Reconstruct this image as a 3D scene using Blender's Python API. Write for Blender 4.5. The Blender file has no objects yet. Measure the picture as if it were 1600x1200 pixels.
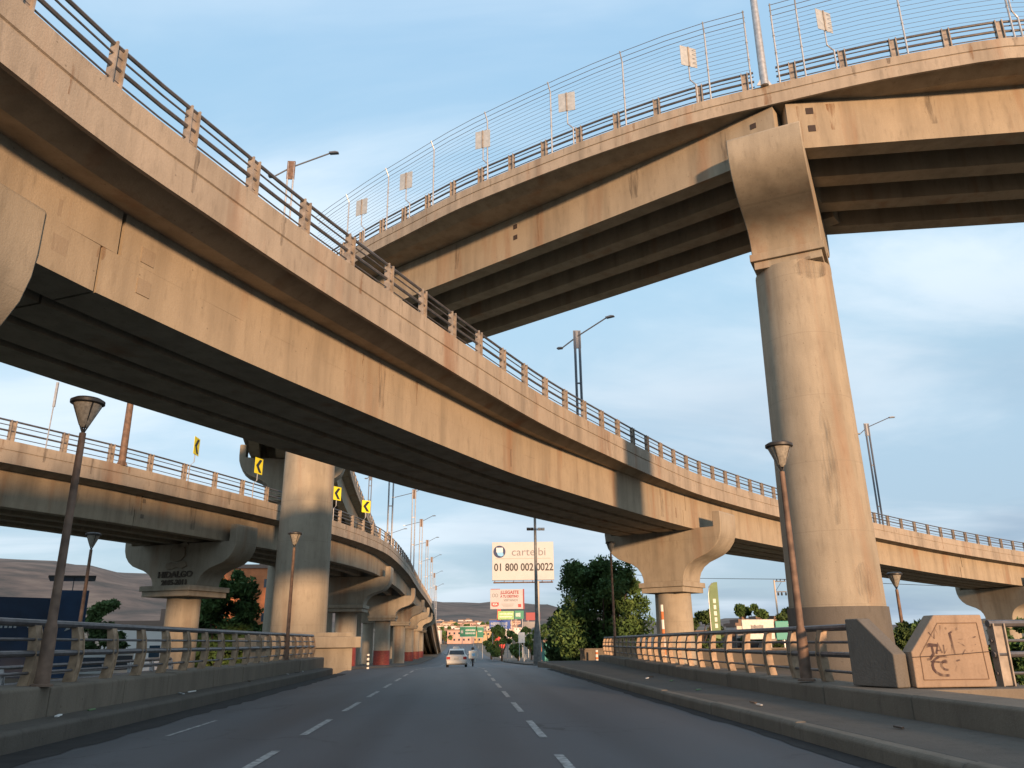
import bpy, math, random
import numpy as np
from mathutils import Vector, Matrix
S = bpy.context.scene
COL = S.collection
rad = math.radians

# ------------------------------------------------------------------ camera
def setup_camera():
    p, yaw, roll = rad(18.1), rad(3.7), rad(0.64)
    F = Vector((math.sin(yaw)*math.cos(p), math.cos(yaw)*math.cos(p), math.sin(p)))
    R0 = Vector((math.cos(yaw), -math.sin(yaw), 0)); U0 = R0.cross(F)
    R = R0*math.cos(roll)-U0*math.sin(roll); U = R.cross(F)
    cd = bpy.data.cameras.new('camera'); cam = bpy.data.objects.new('camera', cd); COL.objects.link(cam)
    M = Matrix((R, U, -F)).transposed().to_4x4(); M.translation = Vector((0, 0, 1.35))
    cam.matrix_world = M
    cd.sensor_width = 36; cd.lens = 36*1234/1600; cd.clip_start = .05; cd.clip_end = 20000
    S.camera = cam
setup_camera()
S.cycles.diffuse_bounces = 1
S.render.resolution_x, S.render.resolution_y = 1024, 768

# ------------------------------------------------------------------ light
SUN_EL, SUN_ROT = rad(6.5), rad(163)
def setup_light():
    w = bpy.data.worlds.new('World'); S.world = w; w.use_nodes = True
    nt = w.node_tree; N = nt.nodes; L = nt.links
    for n in list(N): N.remove(n)
    out = N.new('ShaderNodeOutputWorld'); bg = N.new('ShaderNodeBackground')
    sky = N.new('ShaderNodeTexSky'); sky.sky_type = 'NISHITA'; sky.sun_disc = False
    sky.sun_elevation = SUN_EL; sky.sun_rotation = SUN_ROT
    sky.air_density = 1.0; sky.dust_density = 0.6; sky.ozone_density = 2.2
    bg.inputs[1].default_value = .15
    tc = N.new('ShaderNodeTexCoord')
    # streaky cloud layer, laid out on a plane overhead
    sep = N.new('ShaderNodeSeparateXYZ'); L.new(tc.outputs['Generated'], sep.inputs[0])
    def math_(op, a, b=None, clamp=False):
        m = N.new('ShaderNodeMath'); m.operation = op; m.use_clamp = clamp
        for i, v in enumerate((a, b)):
            if v is None: continue
            if isinstance(v, (int, float)): m.inputs[i].default_value = v
            else: L.new(v, m.inputs[i])
        return m.outputs[0]
    zc = math_('MAXIMUM', sep.outputs[2], 0.0); zd = math_('ADD', zc, .16)
    cx = math_('DIVIDE', sep.outputs[0], zd); cy = math_('DIVIDE', sep.outputs[1], zd)
    cmb = N.new('ShaderNodeCombineXYZ'); L.new(cx, cmb.inputs[0]); L.new(cy, cmb.inputs[1])
    mp = N.new('ShaderNodeMapping'); mp.inputs['Rotation'].default_value = (0, 0, rad(-25)); mp.inputs['Scale'].default_value = (.75, 1.25, 1)
    mp.inputs['Location'].default_value = (3.1, 1.7, 0)
    L.new(cmb.outputs[0], mp.inputs[0])
    n1 = N.new('ShaderNodeTexNoise'); n1.inputs['Scale'].default_value = 1.0; n1.inputs['Detail'].default_value = 7; n1.inputs['Roughness'].default_value = .55
    n1.inputs['Distortion'].default_value = .5
    L.new(mp.outputs[0], n1.inputs['Vector'])
    r1 = N.new('ShaderNodeValToRGB'); r1.color_ramp.elements[0].position = .40; r1.color_ramp.elements[1].position = .66
    r1.color_ramp.interpolation = 'EASE'
    L.new(n1.outputs[0], r1.inputs[0])
    f1 = math_('MULTIPLY', r1.outputs[0], .75)
    # thin veil everywhere (evens the gradient as the photo's milky sky)
    veil = N.new('ShaderNodeMixRGB'); veil.inputs[0].default_value = .78
    vr = N.new('ShaderNodeValToRGB'); L.new(zc, vr.inputs[0]); e = vr.color_ramp.elements
    e[0].position = 0; e[0].color = (.44, .56, .68, 1); e[1].position = .95; e[1].color = (.35, .58, .88, 1)
    q = e.new(.14); q.color = (.50, .66, .80, 1); q = e.new(.32); q.color = (.50, .71, .86, 1); q = e.new(.6); q.color = (.40, .64, .86, 1)
    vm = N.new('ShaderNodeVectorMath'); vm.operation = 'SCALE'; vm.inputs['Scale'].default_value = 6.4; L.new(vr.outputs[0], vm.inputs[0])
    L.new(vm.outputs[0], veil.inputs[2])
    L.new(sky.outputs[0], veil.inputs[1])
    cl = N.new('ShaderNodeMixRGB'); cl.inputs[2].default_value = (4.9, 5.5, 6.0, 1)
    L.new(f1, cl.inputs[0]); L.new(veil.outputs[0], cl.inputs[1])
    # grey-blue cloud bank low down
    n2 = N.new('ShaderNodeTexNoise'); n2.inputs['Scale'].default_value = .62; n2.inputs['Detail'].default_value = 6
    mp2 = N.new('ShaderNodeMapping'); mp2.inputs['Location'].default_value = (7.3, 2.2, 0); L.new(cmb.outputs[0], mp2.inputs[0]); L.new(mp2.outputs[0], n2.inputs['Vector'])
    r2 = N.new('ShaderNodeValToRGB'); r2.color_ramp.elements[0].position = .45; r2.color_ramp.elements[1].position = .62
    L.new(n2.outputs[0], r2.inputs[0])
    low = N.new('ShaderNodeMapRange'); low.inputs[1].default_value = .42; low.inputs[2].default_value = .08
    L.new(zc, low.inputs[0])
    side = N.new('ShaderNodeMapRange'); side.inputs[1].default_value = -.12; side.inputs[2].default_value = .42; side.inputs[3].default_value = .25; L.new(sep.outputs[0], side.inputs[0])
    amt = math_('ADD', math_('MULTIPLY', r2.outputs[0], .55), .38)
    f2 = math_('MULTIPLY', math_('MULTIPLY', amt, low.outputs[0]), side.outputs[0])
    cl2 = N.new('ShaderNodeMixRGB'); cl2.inputs[2].default_value = (1.6, 2.25, 3.05, 1)
    L.new(f2, cl2.inputs[0]); L.new(cl.outputs[0], cl2.inputs[1])
    L.new(cl2.outputs[0], bg.inputs[0]); L.new(bg.outputs[0], out.inputs[0])
    sd = bpy.data.lights.new('sun', 'SUN'); sd.energy = 4.7; sd.angle = rad(3.2); sd.color = (1, .632, .37)
    so = bpy.data.objects.new('sun', sd); COL.objects.link(so)
    d = Vector((math.sin(SUN_ROT)*math.cos(SUN_EL), math.cos(SUN_ROT)*math.cos(SUN_EL), math.sin(SUN_EL)))
    so.rotation_euler = d.to_track_quat('Z', 'Y').to_euler(); so.location = d*200
setup_light()
S.view_settings.view_transform = 'Standard'; S.view_settings.look = 'None'
S.view_settings.gamma = 1; S.view_settings.exposure = 0.33; S.view_settings.use_curve_mapping = False

# ------------------------------------------------------------------ materials
def newmat(name):
    m = bpy.data.materials.new(name); m.use_nodes = True
    return m, m.node_tree, m.node_tree.nodes['Principled BSDF']
def plain(name, col, rough=.6, metal=0., noise=.0, scale=3., emit=0., bump=0.):
    m, nt, b = newmat(name)
    b.inputs['Base Color'].default_value = (*col, 1); b.inputs['Roughness'].default_value = rough; b.inputs['Metallic'].default_value = metal
    if noise:
        n = nt.nodes.new('ShaderNodeTexNoise'); n.inputs['Scale'].default_value = scale; n.inputs['Detail'].default_value = 5
        g = nt.nodes.new('ShaderNodeNewGeometry'); nt.links.new(g.outputs['Position'], n.inputs['Vector'])
        mr = nt.nodes.new('ShaderNodeMapRange'); mr.inputs[1].default_value = .3; mr.inputs[2].default_value = .7
        mr.inputs[3].default_value = 1-noise; mr.inputs[4].default_value = 1+noise
        nt.links.new(n.outputs[0], mr.inputs[0])
        mx = nt.nodes.new('ShaderNodeVectorMath'); mx.operation = 'SCALE'; mx.inputs[0].default_value = col
        nt.links.new(mr.outputs[0], mx.inputs['Scale']); nt.links.new(mx.outputs[0], b.inputs['Base Color'])
        if bump:
            bp = nt.nodes.new('ShaderNodeBump'); bp.inputs['Strength'].default_value = bump; bp.inputs['Distance'].default_value = .02
            nt.links.new(n.outputs[0], bp.inputs['Height']); nt.links.new(bp.outputs[0], b.inputs['Normal'])
    if emit:
        b.inputs['Emission Color'].default_value = (*col, 1); b.inputs['Emission Strength'].default_value = emit
    return m
def concrete(name, col, stain=.35, rust=0., streak=.25, big=.35, seams=0.):
    """cast concrete: broad tone patches, fine grain, vertical run-off streaks, rust weeps"""
    m, nt, b = newmat(name); N, L = nt.nodes, nt.links
    b.inputs['Roughness'].default_value = .88
    if 'Specular IOR Level' in b.inputs: b.inputs['Specular IOR Level'].default_value = .25
    g = N.new('ShaderNodeNewGeometry')
    def noise(scale, sc=(1, 1, 1), det=5, lo=.3, hi=.7, rough=.55):
        mp = N.new('ShaderNodeMapping'); mp.inputs['Scale'].default_value = sc; L.new(g.outputs['Position'], mp.inputs[0])
        n = N.new('ShaderNodeTexNoise'); n.inputs['Scale'].default_value = scale; n.inputs['Detail'].default_value = det; n.inputs['Roughness'].default_value = rough
        L.new(mp.outputs[0], n.inputs['Vector'])
        r = N.new('ShaderNodeMapRange'); r.inputs[1].default_value = lo; r.inputs[2].default_value = hi; L.new(n.outputs[0], r.inputs[0])
        return r.outputs[0], n
    def mix(fac, a, c, amount):
        ml = N.new('ShaderNodeMath'); ml.operation = 'MULTIPLY'; ml.inputs[1].default_value = amount; L.new(fac, ml.inputs[0])
        x = N.new('ShaderNodeMixRGB'); L.new(ml.outputs[0], x.inputs[0])
        if isinstance(a, tuple): x.inputs[1].default_value = (*a, 1)
        else: L.new(a, x.inputs[1])
        x.inputs[2].default_value = (*c, 1); return x.outputs[0]
    dark = tuple(c*.55 for c in col); light = tuple(min(1, c*1.22) for c in col)
    c = mix(noise(.22, det=4)[0], col, light, big)
    c = mix(noise(.9, det=6, lo=.45, hi=.75)[0], c, dark, big*.8)
    c = mix(noise(1.6, (1, 1, .09), 6, .44, .70)[0], c, tuple(q*.42 for q in col), streak)
    c = mix(noise(7, (1, 1, .25), 8, .55, .8)[0], c, tuple(q*.45 for q in col), stain)
    fine, fn = noise(28, det=8, lo=.35, hi=.7)
    c = mix(fine, c, tuple(q*.72 for q in col), .35)
    if rust: c = mix(noise(.8, (1, 1, .12), 7, .57, .72)[0], c, (.26, .10, .035), rust)
    if seams:
        sp = N.new('ShaderNodeSeparateXYZ'); L.new(g.outputs['Position'], sp.inputs[0])
        dv = N.new('ShaderNodeMath'); dv.operation = 'DIVIDE'; dv.inputs[1].default_value = seams; L.new(sp.outputs[2], dv.inputs[0])
        fr = N.new('ShaderNodeMath'); fr.operation = 'FRACT'; L.new(dv.outputs[0], fr.inputs[0])
        lt = N.new('ShaderNodeMath'); lt.operation = 'LESS_THAN'; lt.inputs[1].default_value = .012; L.new(fr.outputs[0], lt.inputs[0])
        c = mix(lt.outputs[0], c, tuple(q*.6 for q in col), .35)
    # small air holes and chips
    vo = N.new('ShaderNodeTexVoronoi'); vo.inputs['Scale'].default_value = 2.6; L.new(g.outputs['Position'], vo.inputs['Vector'])
    hl = N.new('ShaderNodeMath'); hl.operation = 'LESS_THAN'; hl.inputs[1].default_value = .055; L.new(vo.outputs['Distance'], hl.inputs[0])
    c = mix(hl.outputs[0], c, tuple(q*.35 for q in col), .55)
    L.new(c, b.inputs['Base Color'])
    bp = N.new('ShaderNodeBump'); bp.inputs['Strength'].default_value = .35; bp.inputs['Distance'].default_value = .02
    L.new(fn.outputs[0], bp.inputs['Height']); L.new(bp.outputs[0], b.inputs['Normal'])
    return m
CON = concrete('concrete_girder', (.385, .315, .225), rust=.45, streak=.5, stain=.5)
CONP = concrete('concrete_parapet', (.395, .33, .255), stain=.7, rust=.45, streak=.6, big=.5)
CONC = concrete('concrete_pier', (.38, .325, .245), rust=.35, streak=.45, stain=.5, seams=2.4, big=.5)
CONU = concrete('concrete_underside_shade', (.22, .175, .13), stain=.4, big=.5)  # darker copy with soffit shade in its colour, not assigned
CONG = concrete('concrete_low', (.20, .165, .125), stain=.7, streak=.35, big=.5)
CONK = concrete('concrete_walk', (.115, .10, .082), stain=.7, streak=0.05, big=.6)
GROUT = plain('dark_joint', (.05, .035, .03), .9)
PATCH = concrete('anchor_patch', (.33, .265, .19), stain=.5)
STEEL = plain('rail_steel', (.16, .15, .15), .45, .6, .25, 6)
STEELB = plain('rail_post_paint', (.30, .25, .20), .6, .1, .35, 5)
RPOST = plain('bridge_post_paint', (.36, .25, .16), .65, .0, .35, 7)
GALV = plain('galvanised_steel', (.42, .42, .42), .45, .5, .2, 8)
WIRE = plain('fence_wire', (.20, .20, .22), .5, .5)
RUSTY = plain('rusty_paint', (.17, .105, .07), .7, .1, .45, 4)
LAMPM = plain('lamp_dark_metal', (.055, .05, .045), .5, .4, .2, 9)
LAMPS = plain('lamp_shade_glass', (.30, .27, .22), .35, 0, .3, 20)
HEADM = plain('luminaire_grey', (.13, .14, .16), .4, .3)
HEADW = plain('luminaire_lens', (.85, .87, .88), .25)
YEL = plain('sign_yellow', (.80, .72, .02), .5)
BLK = plain('black_paint', (.02, .02, .02), .5)
SBACK = plain('sign_back', (.42, .43, .42), .5, .2, .15, 6)
WHITE = plain('white_paint', (.80, .77, .72), .5, 0, .06, 4)
REDP = plain('red_paint', (.20, .035, .025), .6, 0, .3, 5)
RED2 = plain('sign_red', (.62, .035, .03), .5)
DRED = plain('sign_dark_red', (.30, .02, .03), .5)
GRN = plain('sign_green', (.01, .22, .12), .5)
GRN2 = plain('sign_light_green', (.28, .48, .16), .5, 0, .2, 2)
BLUES = plain('sign_blue', (.06, .15, .50), .5)
NAVY = plain('navy_wall', (.012, .028, .06), .6, 0, .3, 1)
GREYT = plain('grey_lettering', (.22, .20, .20), .6)
LBLUE = plain('light_blue_paint', (.25, .55, .80), .5)
ORNG = plain('orange_wall', (.62, .20, .07), .7, 0, .2, 1)
TYRE = plain('tyre_rubber', (.02, .02, .02), .8)
GLASS = plain('dark_glass', (.03, .05, .07), .08, .0)
CARW = plain('car_white', (.72, .70, .64), .3)
CARR = plain('car_red', (.45, .03, .03), .3)
TAIL = plain('tail_lamp_red', (.50, .02, .015), .3)
PAINTW = plain('lane_paint', (.30, .29, .27), .7, 0, .6, 9)
BARK = plain('bark', (.10, .07, .05), .9, 0, .3, 5)
BANNER = plain('banner_cloth', (.17, .25, .12), .7, 0, .15, 2)
TEAL = plain('teal_paint', (.02, .30, .25), .5)
SKIN = plain('skin', (.40, .24, .16), .6)

def asphalt():
    m, nt, b = newmat('asphalt'); N, L = nt.nodes, nt.links
    g = N.new('ShaderNodeNewGeometry')
    def nz(scale, sc, lo, hi, det=6):
        mp = N.new('ShaderNodeMapping'); mp.inputs['Scale'].default_value = sc; L.new(g.outputs['Position'], mp.inputs[0])
        n = N.new('ShaderNodeTexNoise'); n.inputs['Scale'].default_value = scale; n.inputs['Detail'].default_value = det; L.new(mp.outputs[0], n.inputs['Vector'])
        r = N.new('ShaderNodeMapRange'); r.inputs[1].default_value = lo; r.inputs[2].default_value = hi; L.new(n.outputs[0], r.inputs[0]); return r.outputs[0], n
    def mix(f, a, c, amt):
        ml = N.new('ShaderNodeMath'); ml.operation = 'MULTIPLY'; ml.inputs[1].default_value = amt; L.new(f, ml.inputs[0])
        x = N.new('ShaderNodeMixRGB'); L.new(ml.outputs[0], x.inputs[0]); x.inputs[2].default_value = (*c, 1)
        if isinstance(a, tuple): x.inputs[1].default_value = (*a, 1)
        else: L.new(a, x.inputs[1])
        return x.outputs[0]
    c = mix(nz(.8, (1, .05, 1), .35, .65)[0], (.042, .044, .048), (.078, .080, .084), .9)   # wheel-polished lanes
    c = mix(nz(.35, (1, .35, 1), .5, .75)[0], c, (.026, .026, .028), .8)                      # patches
    c = mix(nz(3.2, (1, .8, 1), .66, .74)[0], c, (.015, .015, .015), .7)                      # oil spots
    sx = N.new('ShaderNodeSeparateXYZ'); L.new(g.outputs['Position'], sx.inputs[0])
    wv = N.new('ShaderNodeMath'); wv.operation = 'MULTIPLY'; wv.inputs[1].default_value = 2*math.pi/1.84; L.new(sx.outputs[0], wv.inputs[0])
    sn = N.new('ShaderNodeMath'); sn.operation = 'SINE'; L.new(wv.outputs[0], sn.inputs[0])
    tr = N.new('ShaderNodeMapRange'); tr.inputs[1].default_value = .1; tr.inputs[2].default_value = 1; L.new(sn.outputs[0], tr.inputs[0])
    c = mix(tr.outputs[0], c, (.022, .022, .024), .45)                                       # tyre-darkened tracks
    vo = N.new('ShaderNodeTexVoronoi'); vo.feature = 'DISTANCE_TO_EDGE'; vo.inputs['Scale'].default_value = .33
    wn = N.new('ShaderNodeTexNoise'); wn.inputs['Scale'].default_value = 1.7; wn.inputs['Detail'].default_value = 6; L.new(g.outputs['Position'], wn.inputs['Vector'])
    ad = N.new('ShaderNodeVectorMath'); ad.operation = 'MULTIPLY_ADD'; ad.inputs[1].default_value = (1.2, 1.2, 0); L.new(wn.outputs['Color'], ad.inputs[0]); L.new(g.outputs['Position'], ad.inputs[2]); L.new(ad.outputs[0], vo.inputs['Vector'])
    ck = N.new('ShaderNodeMath'); ck.operation = 'LESS_THAN'; ck.inputs[1].default_value = .011; L.new(vo.outputs['Distance'], ck.inputs[0])
    ckn = N.new('ShaderNodeMath'); ckn.operation = 'MULTIPLY'; L.new(ck.outputs[0], ckn.inputs[0]); L.new(nz(.2, (1, 1, 1), .45, .6)[0], ckn.inputs[1])
    c = mix(ckn.outputs[0], c, (.008, .008, .008), .8)
    f, n = nz(60, (1, 1, 1), .4, .75, 3); c = mix(f, c, (.10, .10, .10), .35)
    L.new(c, b.inputs['Base Color'])
    rr = N.new('ShaderNodeMapRange'); rr.inputs[3].default_value = .50; rr.inputs[4].default_value = .72
    L.new(nz(.8, (1, .05, 1), .3, .7)[1].outputs[0], rr.inputs[0]); L.new(rr.outputs[0], b.inputs['Roughness'])
    bp = N.new('ShaderNodeBump'); bp.inputs['Strength'].default_value = .4; bp.inputs['Distance'].default_value = .008
    L.new(n.outputs[0], bp.inputs['Height']); L.new(bp.outputs[0], b.inputs['Normal'])
    return m
ASPH = asphalt()
def ramp_mat(name, cols, scale, stretch=(1, 1, 1), rough=.9):
    m, nt, b = newmat(name); N, L = nt.nodes, nt.links
    g = N.new('ShaderNodeNewGeometry'); mp = N.new('ShaderNodeMapping'); mp.inputs['Scale'].default_value = stretch
    L.new(g.outputs['Position'], mp.inputs[0])
    n = N.new('ShaderNodeTexNoise'); n.inputs['Scale'].default_value = scale; n.inputs['Detail'].default_value = 9; n.inputs['Roughness'].default_value = .65
    L.new(mp.outputs[0], n.inputs['Vector']); r = N.new('ShaderNodeValToRGB'); L.new(n.outputs[0], r.inputs[0])
    e = r.color_ramp.elements; e[0].position = .36; e[0].color = (*cols[0], 1); e[1].position = .66; e[1].color = (*cols[-1], 1)
    for i, c in enumerate(cols[1:-1]):
        q = e.new(.36+.3*(i+1)/(len(cols)-1)); q.color = (*c, 1)
    L.new(r.outputs[0], b.inputs['Base Color']); b.inputs['Roughness'].default_value = rough
    return m
GROUND = ramp_mat('dry_ground', [(.05, .055, .03), (.13, .10, .07), (.17, .13, .09)], .15)
HILL = ramp_mat('hill_scrub', [(.040, .036, .028), (.085, .062, .048), (.13, .092, .07), (.18, .135, .10)], .013, (1, 1, .7))
LEAF = ramp_mat('leaf_deep', [(.04, .085, .022), (.075, .14, .035), (.125, .19, .05)], .8)
LEAF2 = ramp_mat('leaf_light', [(.035, .065, .018), (.065, .11, .03), (.10, .15, .04)], .8)
HOUSES = [plain('render_%s' % n, c, .8, 0, .12, .3) for n, c in (('cream', (.62, .50, .38)), ('white', (.72, .66, .6)), ('terracotta', (.42, .20, .12)), ('pink', (.58, .36, .28)), ('ochre', (.52, .36, .2)), ('grey', (.34, .31, .29)))]
ROOFM = plain('flat_roof', (.25, .17, .13), .9)

# ------------------------------------------------------------------ mesh helpers
class MB:
    def __init__(s): s.v = []; s.f = []
    def add(s, vs, fs):
        o = len(s.v); s.v += [tuple(v) for v in vs]; s.f += [tuple(i+o for i in f) for f in fs]
    def box(s, c, half, ax=(1, 0, 0), ay=(0, 1, 0), az=(0, 0, 1), taper=1.):
        c = Vector(c); ax, ay, az = Vector(ax)*half[0], Vector(ay)*half[1], Vector(az)*half[2]
        vs = []
        for k in (-1, 1):
            t = taper if k == 1 else 1
            for i, j in ((-1, -1), (1, -1), (1, 1), (-1, 1)): vs.append(c+ax*i*t+ay*j*t+az*k)
        s.add(vs, [(0, 3, 2, 1), (4, 5, 6, 7), (0, 1, 5, 4), (1, 2, 6, 5), (2, 3, 7, 6), (3, 0, 4, 7)])
    def tube(s, pts, r, n=8, cap=True):
        pts = [Vector(p) for p in pts]; rs = r if isinstance(r, (list, tuple)) else [r]*len(pts)
        rings = []
        for i, p in enumerate(pts):
            t = (pts[min(i+1, len(pts)-1)]-pts[max(i-1, 0)]).normalized()
            up = Vector((0, 0, 1)) if abs(t.z) < .95 else Vector((0, 1, 0))
            a = t.cross(up).normalized(); b = t.cross(a)
            rings.append([p+(a*math.cos(q)+b*math.sin(q))*rs[i] for q in [2*math.pi*k/n for k in range(n)]])
        vs = [v for rg in rings for v in rg]; fs = []
        for i in range(len(pts)-1):
            for k in range(n):
                fs.append((i*n+k, i*n+(k+1) % n, (i+1)*n+(k+1) % n, (i+1)*n+k))
        if cap: fs.append(tuple(range(n-1, -1, -1))); fs.append(tuple((len(pts)-1)*n+k for k in range(n)))
        s.add(vs, fs)
    def prism(s, poly, o, ax, ay, depth, az=None):
        """polygon in (ax, ay) at o, extruded +-depth/2 along az"""
        o, ax, ay = Vector(o), Vector(ax), Vector(ay); az = Vector(az) if az else ax.cross(ay)
        n = len(poly)
        vs = [o+ax*x+ay*y+az*(-depth/2) for x, y in poly]+[o+ax*x+ay*y+az*(depth/2) for x, y in poly]
        s.add(vs, [tuple(range(n-1, -1, -1)), tuple(range(n, 2*n))]+[(i, (i+1) % n, (i+1) % n+n, i+n) for i in range(n)])
    def lathe(s, c, prof, n=32):
        c = Vector(c); vs = []; fs = []
        for r, z in prof:
            for k in range(n): vs.append(c+Vector((r*math.cos(2*math.pi*k/n), r*math.sin(2*math.pi*k/n), z)))
        for i in range(len(prof)-1):
            for k in range(n): fs.append((i*n+k, i*n+(k+1) % n, (i+1)*n+(k+1) % n, (i+1)*n+k))
        fs.append(tuple(range(n-1, -1, -1))); fs.append(tuple((len(prof)-1)*n+k for k in range(n)))
        s.add(vs, fs)
    def build(s, name, mat, parent=None, smooth=False, loc=None, bevel=0., fix=True):
        me = bpy.data.meshes.new(name); me.from_pydata(s.v, [], s.f)
        if fix:
            import bmesh
            bm = bmesh.new(); bm.from_mesh(me); bmesh.ops.recalc_face_normals(bm, faces=bm.faces); bm.to_mesh(me); bm.free()
        me.materials.append(mat)
        if smooth:
            me.polygons.foreach_set('use_smooth', [True]*len(me.polygons))
            try: me.set_sharp_from_angle(angle=rad(35))
            except Exception: pass
        o = bpy.data.objects.new(name, me); COL.objects.link(o)
        if parent: o.parent = parent
        if loc: o.location = loc
        if bevel:
            md = o.modifiers.new('bevel', 'BEVEL'); md.width = bevel; md.segments = 2; md.limit_method = 'ANGLE'; md.angle_limit = rad(40)
        return o
def tag(o, label=None, cat=None, group=None, kind=None):
    if label: o['label'] = label
    if cat: o['category'] = cat
    if group: o['group'] = group
    if kind: o['kind'] = kind
    return o
def thing(name, label, cat, loc=(0, 0, 0), rz=0., group=None):
    o = bpy.data.objects.new(name, None); COL.objects.link(o); o.location = loc; o.rotation_euler = (0, 0, rz)
    o.empty_display_size = .3
    return tag(o, label, cat, group)
KIDS = {}
def copy_tree(o, parent=None):
    c = o.copy(); COL.objects.link(c); c.parent = parent
    for ch in [k for k in bpy.data.objects if k.parent == o]: copy_tree(ch, c)
    return c
def text_mb(txt, size, depth=.02, squash=1., align='LEFT', bold=0.):
    cu = bpy.data.curves.new('t', 'FONT'); cu.body = txt; cu.size = size; cu.extrude = depth; cu.align_x = align; cu.offset = bold
    cu.resolution_u = 3
    ob = bpy.data.objects.new('t', cu); COL.objects.link(ob)
    bpy.context.view_layer.update()
    me = bpy.data.meshes.new_from_object(ob)
    vs = [(v.co.x*squash, v.co.y, v.co.z) for v in me.vertices]; fs = [tuple(p.vertices) for p in me.polygons]
    bpy.data.objects.remove(ob); bpy.data.meshes.remove(me); bpy.data.curves.remove(cu)
    return vs, fs
def put_text(name, txt, size, o, ax, ay, mat, parent, depth=.02, squash=1., align='LEFT', bold=0., kind=None):
    """text on a face: o origin, ax along the line, ay up; faces ax x ay"""
    o, ax, ay = Vector(o), Vector(ax), Vector(ay); az = ax.cross(ay)
    vs, fs = text_mb(txt, size, depth, squash, align, bold)
    mb = MB(); mb.add([o+ax*x+ay*y+az*z for x, y, z in vs], fs)
    return mb.build(name, mat, parent, fix=False)

class Path:
    def __init__(s, pts, side=1, step=.5, raw=False):
        """pts = the facing parapet's outer top edge; side=+1: the deck lies to the LEFT of travel"""
        P = [Vector(p) for p in pts]; D = []
        if raw:
            D = P
        else:
            ext = [P[0]*2-P[1]]+P+[P[-1]*2-P[-2]]
            for i in range(1, len(ext)-2):
                a, b, c, d = ext[i-1:i+3]; n = max(4, int((c-b).length/step))
                # centripetal-like: scale tangents to segment length
                L = (c-b).length; t1 = (c-a)/max((c-a).length, 1e-6)*L; t2 = (d-b)/max((d-b).length, 1e-6)*L
                for k in range(n):
                    t = k/n; D.append(b*(2*t**3-3*t*t+1)+t1*(t**3-2*t*t+t)+c*(-2*t**3+3*t*t)+t2*(t**3-t*t))
            D.append(P[-1])
        s.p = D; s.side = side; s.s = [0.]
        for i in range(1, len(D)): s.s.append(s.s[-1]+(D[i]-D[i-1]).xy.length)
        s.len = s.s[-1]
        import bisect; s.bi = bisect
    def at(s, t):
        i = min(max(s.bi.bisect_right(s.s, t)-1, 0), len(s.p)-2)
        k = (t-s.s[i])/max(s.s[i+1]-s.s[i], 1e-9); return s.p[i].lerp(s.p[i+1], k)
    def tan(s, t):
        a, b = s.at(max(t-.6, 0)), s.at(min(t+.6, s.len)); d = (b-a); d.z = 0; return d.normalized()
    def nor(s, t):
        d = s.tan(t); return Vector((-d.y, d.x, 0))*s.side
    def sta(s, y=None, x=None):
        best = min(range(len(s.p)), key=lambda i: (abs(s.p[i].y-y) if y is not None else 0)+(abs(s.p[i].x-x) if x is not None else 0))
        return s.s[best]
    def pt(s, t, n=0, dz=0): return s.at(t)+s.nor(t)*n+Vector((0, 0, dz))
def sweep(mb, path, poly, s0, s1, step=1.):
    n = max(1, int(math.ceil((s1-s0)/step))); m = len(poly); vs = []; fs = []
    for i in range(n+1):
        t = s0+(s1-s0)*i/n; P = path.at(t); N = path.nor(t)
        vs += [P+N*a+Vector((0, 0, b)) for a, b in poly]
    for i in range(n):
        for k in range(m): fs.append((i*m+k, i*m+(k+1) % m, (i+1)*m+(k+1) % m, (i+1)*m+k))
    fs.append(tuple(range(m-1, -1, -1))); fs.append(tuple(n*m+k for k in range(m)))
    mb.add(vs, fs)

# ------------------------------------------------------------------ elevated ramps
def railing(path, parent, off, s0, s1, spacing, h=.95, skip=None, maxposts=100, rails=True, cut=()):
    """deck-edge railing: H-shaped posts carrying four pipes"""
    r = MB()
    segs = []; a = s0
    for c0, c1 in cut: segs.append((a, c0)); a = c1
    segs.append((a, s1))
    for (q0, q1) in segs:
        n = max(2, int((q1-q0)/1.2))
        for hh, rr in ((h-.04, .045), (h*.74, .022), (h*.48, .045), (h*.2, .02)):
            r.tube([path.pt(q0+(q1-q0)*i/n, off, hh) for i in range(n+1)], rr, 6)
    rail = r.build('railing', STEEL, parent, smooth=True)
    n = int((s1-s0)/spacing); rest = MB(); cnt = 0
    for i in range(n+1):
        t = s0+i*spacing
        if any(c0-.2 < t < c1+.2 for c0, c1 in cut): continue
        P, T, N = path.pt(t, off), path.tan(t), path.nor(t)
        mb = MB() if cnt < maxposts else rest
        for sg in (-1, 1):
            mb.box(P+T*sg*.11+Vector((0, 0, h/2)), (.018, .085, h/2), T, N)
        mb.box(P+Vector((0, 0, h/2-.02)), (.092, .015, h/2-.02), T, N)
        if cnt < maxposts: mb.build('post', STEELB, rail)
        cnt += 1
    if rest.v: tag(rest.build('post', STEELB, rail), kind='stuff')
    return rail

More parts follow.
